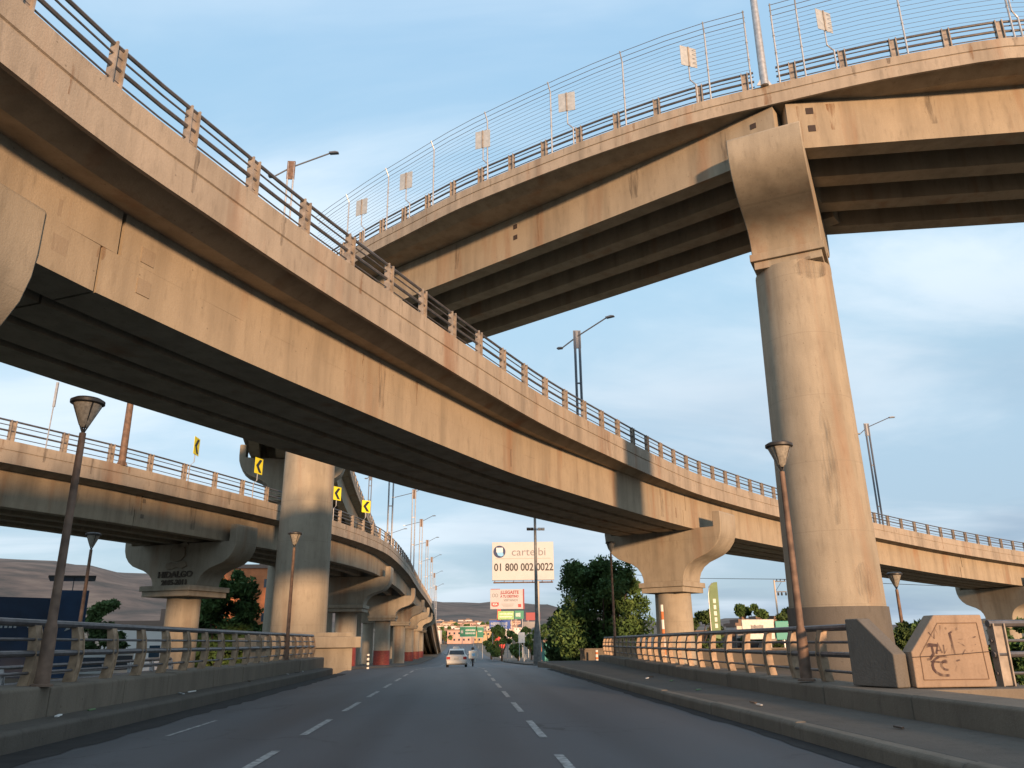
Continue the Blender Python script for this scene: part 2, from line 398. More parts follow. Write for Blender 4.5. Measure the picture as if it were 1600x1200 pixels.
def ramp_bridge(name, label, path, W, F, D, over, s0, s1, joints=(), girders=4, gpath=None, gspans=None, rail_sp=2.0, rail_far=True, cut=(), rail_s=None, gtop=None, far_off=0, haunch=.02, gw=.62):
    root = thing(name, label, 'overpass', path.pt(s0))
    root.location = (0, 0, 0)
    para = [(0, 0), (0, -.40*F), (.035, -.42*F), (.035, -.46*F), (0, -.48*F), (0, -F), (.10, -F), (.30, -.82*F), (.30, 0)]
    mb = MB(); sweep(mb, path, para, s0, s1); mb.build('parapet', CONP, root)
    mb = MB(); sweep(mb, path, [(W-a, b) for a, b in para], s0, s1); mb.build('parapet', CONP, root)
    mb = MB(); sweep(mb, path, [(.302, -.45*F), (.302, -.80*F), (over-.05, -F-haunch), (over+.9, -F-.02), (W-over-.9, -F-.02), (W-over+.05, -F-haunch), (W-.302, -.80*F), (W-.302, -.45*F)], s0, s1)
    mb.build('deck_slab', CON, root)
    gp = gpath or path; go = 0 if gpath else over
    GW = W-2*over if not gpath else W-far_off
    w = gw
    def gpoly(n0, z0, z1, w):  # girder with a thicker bottom flange
        return [(n0, z0), (n0, z1), (n0+w, z1), (n0+w, z0)]
    spans = gspans or [(a+.03, b-.03) for a, b in zip([s0]+list(joints), list(joints)+[s1])]
    for (a, b) in spans:
        for k in range(girders):
            n0 = go+(GW-w)*k/(girders-1)
            mb = MB(); z0 = -F-.0; z1 = -D
            if k == 0:
                zm = -(F+(D-F)*.5); j = .42
                sweep(mb, gp, gpoly(n0, z0, zm-.002, w), a+j, b+j-.03, 2.)
                sweep(mb, gp, gpoly(n0+.003, zm, z1, w), a, b, 2.)
            else: sweep(mb, gp, gpoly(n0, z0, z1, w), a, b, 2.)
            mb.build('girder', CON, root)
    r0, r1 = rail_s or (s0+.5, s1-.5)
    railing(path, root, .15, r0, r1, rail_sp, cut=cut)
    if rail_far: railing(path, root, W-.15, r0, r1, rail_sp, cut=())
    return root

# ramp crossing the road (upper left to far right)
A = Path([(-15.5, -22, 11), (-12.6, -10, 11), (-10.2, 0, 11), (-8.2, 6.5, 11), (-7.0, 10.3, 11), (-6.2, 12.6, 11), (-5.3, 14.6, 11), (-4.0, 17.4, 11), (-2.2, 20.9, 11), (.5, 26., 11),
          (3.55, 31.4, 11), (6.85, 36.4, 11), (10.5, 41.7, 11), (14.9, 47.5, 11), (23.3, 56.4, 11), (28.5, 60.8, 10.9), (35.2, 65.4, 10.6), (44.3, 70.4, 9.95), (55.4, 76, 9.3), (72, 83, 8.4), (95, 90, 7.2)], 1)
jA1, jA2, jA3, = A.sta(y=14.5), A.sta(y=46.2), A.sta(x=46.5)
lampA = A.sta(y=34)
def _na(t):
    return float(np.interp(t, [0, jA1, (jA1+jA2)/2, jA2, jA3, A.len], [1.3, 1.45, 1.25, .75, .9, 1.0]))
gA = Path([A.pt(t, _na(t)) for t in np.arange(0, A.len, 1.)], 1, raw=True)
_g = [0, gA.sta(y=14.2), gA.sta(y=46.7), gA.sta(x=46.3), gA.len]
rA = ramp_bridge('elevated_ramp', 'broad concrete overpass sweeping low across the road from upper left to far right', A, 7.7, 1.25, 3.2, .9, 0, A.len, girders=4, rail_sp=1.95, gpath=gA, gspans=[(a+.03, b-.03) for a, b in zip(_g, _g[1:])], far_off=2.4, haunch=.05, gw=1.05)
# high ramp (upper right), bending away behind the first and down into the distance
HB = 21
B = Path([(62, 26, HB), (45, 22.5, HB), (30, 20.6, HB), (19.2, 21, HB), (15.7, 22, HB), (13.9, 22.7, HB), (11.6, 23.75, HB), (9.3, 24.8, HB), (7.7, 25.7, HB), (4.9, 27.6, HB), (2.2, 29.7, HB), (-.3, 31.8, HB), (-2.8, 34.3, HB),
          (-5.3, 36.9, HB), (-9.3, 41.5, 20.8), (-13.2, 48, 20.2), (-16.3, 56, 19.5), (-18.5, 66, 18.7), (-19.6, 78, 17.9), (-20.2, 95, 17), (-20.4, 108, 16.3), (-20.8, 130, 14.2), (-22, 155, 11.8), (-23, 190, 10), (-23.5, 240, 8), (-23.5, 300, 2)], -1)
WB, FB, DB = 8.6, .85, 2.8
sB = B.sta(x=11.6)
GBpts = [(62, 26.5, HB), (30, 21.6, HB)]
gq = [Vector((60, 25.5, HB)), Vector((30, 20.6, HB)), Vector((11.75, 23.85, HB))]
gq2 = [Vector((11.35, 24.0, HB)), Vector((-7.2, 41.2, 20.9))]
rB = thing('elevated_ramp', 'highest concrete overpass curving across the upper right with a tall wire fence', 'overpass')
def build_B():
    F, W, D = FB, WB, DB
    para = [(0, 0), (0, -.40*F), (.035, -.42*F), (.035, -.46*F), (0, -.48*F), (0, -F), (.10, -F), (.30, -.82*F), (.30, 0)]
    s1 = B.len
    for q in (para, [(W-a, b) for a, b in para]):
        mb = MB(); sweep(mb, B, q, 0, s1); mb.build('parapet', CONP, rB)
    mb = MB(); sweep(mb, B, [(.302, -.45*F), (.302, -.80*F), (.9, -F-.02), (W-.9, -F-.02), (W-.302, -.80*F), (W-.302, -.45*F)], 0, s1); mb.build('deck_slab', CON, rB)
    # straight girders on chords between the piers
    def chord(p, q, n0s):
        P = Path([p, q], -1, raw=True)
        for k, n0 in enumerate(n0s):
            mb = MB(); sweep(mb, P, [(n0, -F), (n0, -D), (n0+.75, -D), (n0+.75, -F)], 0.02, P.len-.02, 30); mb.build('girder', CON, rB)
            if k < len(n0s)-1 and k % 1 == 0:
                pass
    n0s = [0, 2.0, 4.0, 6.05]
    chord(gq[0], gq[1]+Vector((.05, 0, 0)), n0s); chord(gq[1], gq[2], n0s); chord(gq2[0], gq2[1], n0s)
    sA = B.sta(y=41.5); sC = B.len
    js = [sA+.3, B.sta(y=66), B.sta(y=95), B.sta(y=130), B.sta(y=170), B.len]
    for a, b in zip(js, js[1:]):
        for n0 in (.9, 2.9, 4.9, 6.95):
            mb = MB(); sweep(mb, B, [(n0, -F), (n0, -D), (n0+.75, -D), (n0+.75, -F)], a, b-.05, 3.); mb.build('girder', CON, rB)
    lp = B.sta(x=11.05)
    railing(B, rB, .15, 1, B.sta(y=60), 1.72, h=.85, cut=((lp-.45, lp+.35),))
    railing(B, rB, W-.15, 1, B.sta(y=160), 2.4, h=.85)
build_B()
# left ramp, gently curving beside the road into the distance
C = Path([(-38, 14, 10), (-30, 21.5, 10), (-24.5, 28, 10), (-20.1, 34.6, 10), (-19, 36.5, 10), (-17, 40, 10), (-15.3, 43.8, 10), (-12.7, 50, 10), (-9.7, 58.2, 10), (-7.6, 66.6, 10), (-6.65, 74, 10), (-6.2, 92, 10), (-6.3, 108, 10), (-6.5, 129, 10), (-6.75, 160, 10.2), (-7, 193, 10.1), (-7.3, 222, 9.6), (-7.4, 240, 7.8), (-7.4, 262, 4.6), (-7.4, 310, -1.2)], 1)
jC = [C.sta(y=14+28.1), C.sta(y=72), C.sta(y=103), C.sta(y=133), C.sta(y=163), C.sta(y=193), C.sta(y=223)]
rC = ramp_bridge('elevated_ramp', 'grey concrete overpass running beside the road on the left into the distance', C, 8, 1.0, 2.7, 1.0, 0, C.len, joints=jC, girders=4, rail_sp=2.5, haunch=.1)

# ------------------------------------------------------------------ piers
CAP = [(1.5, 0), (1.53, .30), (1.65, .62), (1.9, .95), (2.3, 1.22), (2.8, 1.42), (3.2, 1.60), (3.55, 1.9), (3.82, 2.3), (3.96, 2.75), (4.0, 3.2)]
def pier(label, c, ax, hw, zb, zn, zs, zl, th, d0, d1, neck=None, red=False, plinth=None, band=False, lipw=.5):
    """hammerhead pier: round shaft, two-step neck block, scrolled cap with upturned lips"""
    t = thing('bridge_pier', label, 'bridge pier', (c[0], c[1], 0), 0, 'hammerhead piers holding up the overpasses')
    ax = Vector((*ax, 0)).normalized(); ay = Vector((-ax.y, ax.x, 0)); Z = Vector((0, 0, 1))
    r0, r1 = d0/2, d1/2; zt = zn-.62
    mb = MB(); mb.lathe((0, 0, 0), [(r0+(r1-r0)*k/10, zb+(zt+.05-zb)*k/10) for k in range(11)], 48)
    mb.build('shaft', CONC, t, smooth=True)
    nw = neck or r1*1.28
    mb = MB(); mb.box((0, 0, zn-.15), (nw+.12, nw+.12, .15), ax, ay); mb.box((0, 0, zn-.46), (nw, nw, .155), ax, ay)
    mb.build('neck_block', CONC, t, bevel=.02)
    kz = (zs-zn)/3.1; k = hw/4.0; k0 = (nw*.97)/1.5
    def X(x): return x*(k0+(k-k0)*(x-1.5)/2.5)
    half = [(X(x), z*kz+zn+.003) for x, z in CAP]+[(hw, zl-.06), (hw-.06, zl), (hw-lipw, zl), (hw-lipw, zs)]
    poly = half+[(-x, z) for x, z in reversed(half)]
    # smooth curve points
    mb = MB(); mb.prism(poly, (0, 0, 0), ax, Z, th, ay)
    mb.build('pier_cap', CONC, t, smooth=True, bevel=.03)
    # bearing pads
    for q in (-.75, -.27, .27, .75):
        m = MB(); m.box(ax*(q*(hw-lipw-.35))+Z*(zs+.03), (.35, .3, .03), ax, ay); m.build('bearing', GROUT, t)
    if red:
        m = MB(); m.lathe((0, 0, 0), [(r0+.02, zb), (r0+.02, red)], 48); m.build('painted_band', REDP, t, smooth=True)
    if plinth:
        w, z0, z1, z2 = plinth
        m = MB(); m.box((0, 0, (z0+z1)/2), (w, w, (z1-z0)/2), ax, ay); m.build('footing', CONC, t, bevel=.03)
        m = MB(); m.box((0, 0, (z1+z2)/2), (w+.35, w+.35, (z2-z1)/2), ax, ay); m.build('footing_rim', CONC, t, bevel=.03)
        m = MB(); m.box((0, 0, z2+.12), (w-.1, w-.1, .12), ax, ay); m.build('footing_top', CONC, t, bevel=.03)
    return t
def perp(path, t): n = path.nor(t); return (n.x, n.y)
sPA = A.sta(y=48.2)
pier('round pier with scrolled cap right of the billboard, seen above the right-hand bridge railing', (13.15, 50.2), (perp(A, sPA)[0], perp(A, sPA)[1]), 4.05, -2.2, 4.75, 7.86, 8.75, 2.3, 2.35, 2.2)
cl = A.pt(A.sta(y=11.45), 5.3)
pier('overhead pier cap cut off by the left edge of the photo', (cl.x, cl.y), perp(A, A.sta(y=11.45)), 3.95, -2.2, 4.75, 7.86, 8.85, 2.4, 2.35, 2.2)
t2 = A.sta(x=55.5); c2 = A.pt(t2+1.2, 3.85)
pier('pier at the right edge beyond the graffiti wall', (c2.x, c2.y), perp(A, t2), 4.05, -2.2, 2.95, 6.05, 6.95, 2.3, 2.35, 2.2)
# tall piers
pB = pier('tallest foreground pier, huge round column on the right carrying the highest overpass', (12.9, 27.5), (.50, .866), 4.5, -2, 15.55, 18.17, 18.8, 2.58, 3.25, 2.8, neck=1.24)
m = MB(); m.lathe((0, 0, 0), [(1.69, -1.95), (1.64, 2.35)], 48); m.build('grey_band', concrete('grey_band', (.15, .135, .115), stain=.5), pB, smooth=True)
pier('second tall round column on the left standing on a square plinth', (-9.6, 49.5), (.87, .5), 4.3, -2, 14.6, 17.6, 18.6, 2.4, 3.3, 3.05, neck=1.5, plinth=(2.45, -2, 1.15, 1.75))
nD = perp(B, B.sta(y=64)); cD = B.pt(B.sta(y=65.5), 4.3)
pier('pier half hidden behind the left tall column, its scrolled cap high up', (cD.x, cD.y), nD, 4.3, -2, 13.0, 15.95, 17.0, 2.2, 2.9, 2.7)
for y in (96, 128, 160, 195, 230):
    q = B.pt(B.sta(y=y), 4.3); zz = B.at(B.sta(y=y)).z-DB-.03
    pier('pier of the far high ramp, %s in the row behind the left overpass' % {96: 'first', 128: 'second', 160: 'third', 195: 'fourth', 230: 'fifth'}[y], (q.x, q.y), perp(B, B.sta(y=y)), 4.0, -4, max(zz-2.9, -1), zz, zz+.9, 2, 2.2, 2.1)
pc = pier('pier with raised emblem and HIDALGO lettering under the left overpass', (-16.85, 50.9), perp(C, C.sta(y=48)), 4.15, -2, 4.75, 7.27, 8.25, 2.0, 2.0, 1.95, neck=1.7)
RELF = plain('relief_dark', (.09, .07, .05), .85)  # plain dark brown tone for the raised letters
def pier_relief():
    ax = Vector((*perp(C, C.sta(y=48)), 0)).normalized()
    if ax.x < 0: ax = -ax
    n = Vector((ax.y, -ax.x, 0)); Z = Vector((0, 0, 1)); o = n*1.02
    put_text('raised_lettering', 'HIDALGO', .50, o+Z*5.28, ax, Z, RELF, pc, .05, 1.15, 'CENTER', .012)
    put_text('raised_lettering', '2005-2011', .42, o+Z*4.84, ax, Z, RELF, pc, .05, 1.05, 'CENTER', .012)
    m = MB()
    m.prism([(-.75, .1), (-.6, 0), (-.2, .02), (.1, .12), (.45, .02), (.8, .15), (.7, .4), (.3, .45), (0, .3), (-.4, .42), (-.75, .35)], o+Z*5.75, ax, Z, .12)
    m.prism([(-.45, .55), (-.1, .45), (.35, .5), (.6, .8), (.55, 1.25), (.2, 1.5), (-.3, 1.45), (-.55, 1.1)], o+Z*5.75, ax, Z, .16)
    m.prism([(-.1, 1.45), (.3, 1.45), (.8, 1.62), (.6, 1.8), (.1, 1.7)], o+Z*5.55, ax, Z, .16)
    m.build('raised_emblem', PATCH, pc, bevel=.02)
pier_relief()
ords = ['second', 'third', 'fourth', 'fifth', 'sixth', 'seventh']
for i, (x, y) in enumerate([(-10.65, 77), (-10.2, 108), (-10.3, 138), (-10.6, 168), (-10.9, 198), (-11.2, 226)]):
    base = [-.6, -1.4, -1.9, -2.2, -2.4, -2.6][i]
    pier('red-painted base pier of the left overpass, %s from the emblem pier' % ords[i], (x, y), (1, .02) if i else perp(C, C.sta(y=77)), 4.1, base-1, 4.75, 7.27, 8.2, 2.0, 2.05, 2.0, neck=1.7, red=base+1.9)

# ------------------------------------------------------------------ small details on girders
def patches():
    def sq(path, s, off, dz, parent, mat, r=.13, gn=None):
        P = path.pt(s, off, dz); T = path.tan(s); N = path.nor(s)
        m = MB(); m.box(P-N*.008, (r, .012, r), T, N); m.build('anchor_plate', mat, parent)
    for s in (_g[1]+1.1, _g[1]-.9):
        for dz in (-1.95, -2.65): sq(gA, s, 0, dz, rA, PATCH, .17)
    PB = Path([gq2[0], gq2[1]], -1, raw=True)
    for s, dz in ((.8, -1.35), (.8, -2.1), (12.3, -1.35), (12.3, -1.9)): sq(PB, s, 0, dz, rB, GROUT, .11)
    PB = Path([gq[1], gq[2]], -1, raw=True)
    for s, dz in ((17.7, -1.25), (17.7, -2.0)): sq(PB, s, 0, dz, rB, GROUT, .13)
    for s in (jC[0]+.55,):
        for dz in (-1.35, -2.15): sq(C, s, 1.0, dz, rC, CONG, .1)
patches()

def stain_mat(name, col, a):
    m, nt, b = newmat(name); b.inputs['Base Color'].default_value = (*col, 1); b.inputs['Roughness'].default_value = .9
    g = nt.nodes.new('ShaderNodeNewGeometry'); mp = nt.nodes.new('ShaderNodeMapping'); mp.inputs['Scale'].default_value = (1, 1, .12); nt.links.new(g.outputs['Position'], mp.inputs[0])
    n = nt.nodes.new('ShaderNodeTexNoise'); n.inputs['Scale'].default_value = 9; n.inputs['Detail'].default_value = 5; nt.links.new(mp.outputs[0], n.inputs['Vector'])
    r = nt.nodes.new('ShaderNodeMapRange'); r.inputs[1].default_value = .42; r.inputs[2].default_value = .72; r.inputs[4].default_value = a*1.3; nt.links.new(n.outputs[0], r.inputs[0]); nt.links.new(r.outputs[0], b.inputs['Alpha'])
    return m
STR = stain_mat('rust_run', (.28, .13, .05), .42); STG = stain_mat('grime_run', (.13, .10, .075), .38); STP = stain_mat('paint_patch', (.30, .28, .22), .45)
def stains():
    rng = random.Random(11)
    def run(path, s, off, z0, z1, w, parent, mat):
        N = path.nor(s); n = 9; P = path.at(s); T = path.tan(s); vs = []
        for i in range(n+1):
            k = i/n; ww = w*1.25*(1-.35*k)*(.8+.35*rng.random()); c = P+N*(off-.006)+Vector((0, 0, z0+(z1-z0)*k))+T*(rng.random()-.5)*.03
            vs += [c-T*ww, c+T*ww]
        m = MB(); m.add(vs, [(2*i, 2*i+1, 2*i+3, 2*i+2) for i in range(n)]); m.build('stain', mat, parent, fix=False)
    for y, w, mt in ((13.9, .10, STR), (14.6, .06, STR), (22.4, .05, STR), (22.9, .16, STG), (24.6, .06, STR), (31.0, .05, STG), (36.5, .05, STR), (44.0, .25, STG), (45.7, .12, STR)):
        run(gA, gA.sta(y=y), 0, -1.4, -2.0-1.1*rng.random(), w, rA, mt)
    for i in range(34):
        t = jA1-4+i*2.9+rng.random()*1.6; run(A, t, 0, -.02, -.3-.8*rng.random(), .03+.07*rng.random(), rA, STG if i % 3 else STR)
    for i in range(22):
        t = sB-18+i*1.9+rng.random(); run(B, t, 0, -.02, -.25-.5*rng.random(), .03+.06*rng.random(), rB, STG if i % 3 else STR)
    lp = B.sta(x=11.05)
    run(B, lp, 0, -.02, -.82, .2, rB, STR); run(B, lp-.8, 0, -.02, -.8, .10, rB, STR)
    P1 = Path([gq[1], gq[2]], -1, raw=True)
    for d, w, mt in ((1.0, .07, STR), (1.6, .11, STR), (.45, .05, STR), (5, .2, STG), (8.5, .15, STG)): run(P1, P1.len-d, 0, -1.0, -1.9-.8*rng.random(), w, rB, mt)
    P2 = Path([gq2[0], gq2[1]], -1, raw=True)
    for d, w, mt in ((2, .1, STG), (6, .2, STG), (11, .06, STR), (16, .15, STG)): run(P2, d, 0, -1.0, -1.9-.8*rng.random(), w, rB, mt)
    for i in range(30):
        t = 8+i*2.1+rng.random(); run(C, t, 0, -.02, -.3-.65*rng.random(), .04+.08*rng.random(), rC, STG if i % 3 else STR)
        if i % 2: run(C, t, 1.0, -1.1, -1.6-1.0*rng.random(), .08+.2*rng.random(), rC, STG)
    # patches and drips on the round columns
    def blot(p, cx, cy, r0, z, ang, w, h, mat):
        vs = []; n = 8; k = 5
        for j in range(k+1):
            zz = z+h*(j/k-.5); q = math.sin(math.pi*(j+.3)/(k+.6))
            for i in range(n+1):
                a = rad(ang)+w/r0*(i/n-.5)*q*(.85+.3*rng.random()); vs.append((r0*math.cos(a), r0*math.sin(a), zz))
        m = MB(); m.add(vs, [(j*(n+1)+i, j*(n+1)+i+1, (j+1)*(n+1)+i+1, (j+1)*(n+1)+i) for j in range(k) for i in range(n)]); m.build('stain', mat, p, fix=False)
    blot(pB, 0, 0, 1.665, 3.1, -78, .7, 1.3, STG); blot(pB, 0, 0, 1.62, 7.0, -100, .5, 4.0, STG); blot(pB, 0, 0, 1.49, 14.6, -85, 1.6, .9, STG)
stains()

# ------------------------------------------------------------------ safety fence and chevron boards on the high ramp
def fence_B():
    root = thing('wire_fence', 'tall wire safety fence along the highest overpass', 'fence')
    s0, s1 = 2, B.sta(x=-8.5)
    lp = B.sta(x=11.05)
    def line(t, h):
        off = .1 if h < 3.15 else .1-(h-3.15)*.55
        return B.pt(t, off, h)
    w = MB(); hs = [.95+.2*i for i in range(11)]+[3.15, 3.32, 3.5]
    for h in hs:
        for a, b in ((s0, lp-.5), (lp+.4, s1)):
            n = max(2, int((b-a)/1.5)); w.tube([line(a+(b-a)*i/n, h) for i in range(n+1)], .009 if h < 3.1 else .016, 4, False)
    w.build('wires', WIRE, root)
    t = s0+.3; ts = [lp-.55, lp+.45]
    while t < s1:
        if abs(t-lp) > 1.2: ts.append(t)
        t += 3.44
    for t in ts:
        m = MB(); m.tube([B.pt(t, .1, 0), B.pt(t, .1, 3.15)], .035, 6); m.tube([B.pt(t, .1, 3.15), B.pt(t, -.12, 3.55)], .028, 6)
        for h in (1.4, 2.2): m.tube([B.pt(t, .1, h), B.pt(t, .1, h+.05)], .05, 6)
        m.build('fence_post', GALV, root)
fence_B()
def chevron(path, s, off, label, group, h=2.0, front=False, size=(.36, .45), twist=0., jog=.35, flip=1):
    """board on a cranked post; front=True shows the black arrowhead towards the road below"""
    P = path.pt(s, off); T = path.tan(s); N = path.nor(s)
    t = thing('chevron_sign', label, 'road sign', P, 0, group)
    Z = Vector((0, 0, 1)); q = T*jog*flip*.6-N*.08
    m = MB(); m.tube([(0, 0, .9), q+Z*1.15, q+Z*(h+size[1]*2)], .03, 6); m.tube([(0, 0, 0), (0, 0, .92)], .035, 6)
    m.build('sign_post', GALV, t)
    ang = math.atan2(T.y, T.x)+twist; ax = Vector((math.cos(ang), math.sin(ang), 0)); nn = Vector((ax.y, -ax.x, 0))
    c = q+Z*(h+size[1])
    pa = [(-size[0], -size[1]), (size[0], -size[1]), (size[0], size[1]), (-size[0], size[1])]
    m = MB(); m.prism(pa, c+nn*.045, ax, Z, .02); m.build('board', YEL if front else SBACK, t, bevel=.008)
    if front:
        w, hh = size
        m = MB(); m.prism([(.10*w, .82*hh), (.75*w, .82*hh), (-.05*w, 0), (.75*w, -.82*hh), (.10*w, -.82*hh), (-.72*w, 0)], c+nn*.062, ax, Z, .012); m.build('arrowhead', BLK, t)
    else:
        m = MB(); m.box(c+nn*.07, (.03, .015, size[1]), ax, nn); m.build('mounting_bar', STEELB, t)
    return t
words = ['nearest the right edge', 'second from the right edge', 'just left of the tall pier', 'fourth from the right', 'fifth from the right', 'sixth from the right', 'smallest, farthest left']
# board facing: normal points to the viewer when nn = T rotated; travel on B runs right to left so T must be flipped
for i, x in enumerate([19.15, 13.6, 8.95, 4.65, .75, -2.65, -5.35]):
    s = B.sta(x=x)
    chevron(B, s, .12, 'blank back of a chevron board, %s' % words[i], 'chevron boards on the highest overpass', h=1.75, twist=math.pi+(.75 if i < 3 else .3), flip=1, size=(.36, .46))
for i, (y, tw, lab) in enumerate([(44.2, .36, 'narrow-looking yellow chevron board, leftmost of four, on the left overpass railing'), (49.7, 0, 'yellow chevron board left of the tall left column'), (59.2, -.35, 'yellow chevron board just right of the tall left column'), (65.0, -.7, 'yellow chevron board farthest right, above the curved railing')]):
    chevron(C, C.sta(y=y), .12, lab, 'yellow chevron boards on the left overpass', h=1.55, front=True, twist=tw, size=(.40, .50))

# ------------------------------------------------------------------ lamp posts on the ramps
def twin_lamp(label, P, height, arm, mat=GALV, r=.07, lens=False, solid=False, plate=True, gap=.16, armlen=(1.5, 2.6)):
    t = thing('lamp_post', label, 'lamp post', P, 0, 'twin-pole lamp posts on the overpasses'); Z = Vector((0, 0, 1))
    a = Vector((*arm, 0)).normalized()
    if solid:
        m = MB(); m.tube([(0, 0, 0), (0, 0, height*.5), (0, 0, height)], [r*1.8, r*1.5, r], 12); m.build('pole', mat, t, smooth=True)
        m = MB(); m.prism([(0, 0), (.30, 0), (0, .55)], (.0, 0, 0), (1, 0, 0), Z, .03); m.prism([(0, 0), (.30, 0), (0, .55)], (0, 0, 0), (-1, 0, 0), Z, .03); m.build('base_gusset', mat, t)
    else:
        pax = Vector((1, 0, 0))
        for sg in (-1, 1):
            m = MB(); m.tube([pax*sg*gap, pax*sg*gap+Z*height], r, 8); m.build('pole', mat, t, smooth=True)
        m = MB()
        for h in (.33, .66): m.box(Z*height*h, (gap, .02, .05))
        m.build('tie_plate', mat, t)
        m = MB(); m.box(Z*(height-.55), (gap+r+.01, .05, .62)); m.build('top_panel', RUSTY if mat is not HEADM else mat, t, bevel=.01)
    p0 = Z*(height-.95)-a*armlen[0]; p1 = Z*(height+.55)+a*armlen[1]; pm = Z*(height-.35)
    m = MB(); m.tube([p0, p0.lerp(pm, .25)+Z*.0, pm, p1], .045, 6); ar = m.build('arm', HEADM, t, smooth=True)
    for q, d in ((p0, -1), (p1, 1)):
        m = MB(); L = .55 if d == 1 else .35
        m.prism([(-.05, .05), (L*.6, .09), (L, .03), (L*.95, -.03), (0, -.05)], q, a*d, Z, .26); m.build('luminaire', HEADW if (lens and d == -1) else HEADM, t, bevel=.02)
    return t
twin_lamp('grey twin-pole lamp rising behind the crossing overpass, centre right', (7.4, 47.9, 10.2), 10.5, (.82, -.5), HEADM, r=.085, gap=.15, armlen=(1.1, 2.1))
twin_lamp('grey twin-pole lamp on the crossing overpass right of the tall pier', (39.25, 72.2, 9.2), 12.0, (.95, -.2), HEADM, r=.09, gap=.15, armlen=(.7, 2.2))
twin_lamp('rusty-topped twin-pole lamp high behind the crossing overpass, upper left', (-10.5, 42.0, 20.6), 8.5, (.98, -.1), GALV, r=.055, gap=.17, armlen=(1.0, 2.3))
q = B.pt(B.sta(x=11.05), -.05); twin_lamp('single lamp pole on the highest overpass beside the tall pier, cut by the top edge', (q.x, q.y, HB-.02), 9.0, (.9, .4), GALV, r=.085, solid=True)
q = C.pt(C.sta(y=40.1), .1); twin_lamp('rusty thick lamp pole on the left overpass, left of the yellow boards', (q.x, q.y, 9.98), 9.5, (.9, -.3), RUSTY, r=.10, solid=True)
q = C.pt(C.sta(y=36.4), .1)
t = thing('mast', 'thin pale mast behind the left overpass railing', 'mast', (q.x, q.y, 10)); m = MB(); m.tube([(0, 0, 0), (.02, 0, 2.0)], .03, 6); m.build('pole', GALV, t); m = MB(); m.box((.03, 0, 2.6), (.05, .04, .6)); m.build('panel', GALV, t)
for i, (y, hgt) in enumerate([(74.7, 11), (104, 10.6), (129, 10.4), (158, 10.4), (190, 10.4), (219, 9.5), (240, 9.5)]):
    q = C.pt(C.sta(y=y), .1)
    twin_lamp('far twin-pole lamp on the left overpass, %s of seven from the viewer' % ['first', 'second', 'third', 'fourth', 'fifth', 'sixth', 'last'][i], (q.x, q.y, q.z-.02), hgt, (1, -.1), GALV, r=.075, lens=True, gap=.2, armlen=(2.6, 1.8))
for i, (y) in enumerate((100, 135)):
    q = B.pt(B.sta(y=y), 8.6)
    twin_lamp('small lamp post on the far high ramp behind the yellow boards, %s' % ('nearer', 'farther')[i], (q.x, q.y, q.z), 5.5, (1, 0), HEADM, r=.06, armlen=(.4, 2.6))

# ------------------------------------------------------------------ ground, road, walks
def gz(y):
    xs = [-400, 45, 69, 100, 150, 250, 400, 600, 900, 1300, 1700, 6000]; zs = [0, 0, -.55, -1.3, -2.1, -2.6, -1.3, 4.5, 15, 29, 40, 60]
    return float(np.interp(y, xs, zs))
def road():
    ys = list(np.arange(-60, 120, 2.))+list(np.arange(120, 470, 10.)); mb = MB(); 
    vs = []; fs = []
    def ed(y):
        l = -5.98 if y < 42 else -5.98-min(1.2, (y-42)*.08); r = 4.75 if y < 40 else 4.75+min(3, (y-40)*.06)
        return l, r
    for y in ys:
        l, r = ed(y); z = gz(y)
        for k in range(7): vs.append((l+(r-l)*k/6, y, z))
    for i in range(len(ys)-1):
        for k in range(6): fs.append((i*7+k, i*7+k+1, (i+1)*7+k+1, (i+1)*7+k))
    mb.add(vs, fs); o = mb.build('road', ASPH); tag(o, kind='structure')
road()
def dashes():
    mb = MB()
    for x0, first, ph in ((-2.45, 0, 0), (1.23, -.9, 0), (-4.35-.25, .2, 1)):
        y = 4.5+first
        while y < 160:
            w = .06 if ph == 0 else .035
            n = 3; a = [y+2.65*i/n for i in range(n+1)]
            vs = []; 
            for q in a: vs += [(x0-w, q, gz(q)+.006), (x0+w, q, gz(q)+.006)]
            if not (ph and (y < 13 or y > 15)): mb.add(vs, [(2*i, 2*i+1, 2*i+3, 2*i+2) for i in range(n)])
            y += 4.55
    # long edge line on the far road
    o = mb.build('lane_marking', PAINTW, fix=False); tag(o, kind='structure')
dashes()
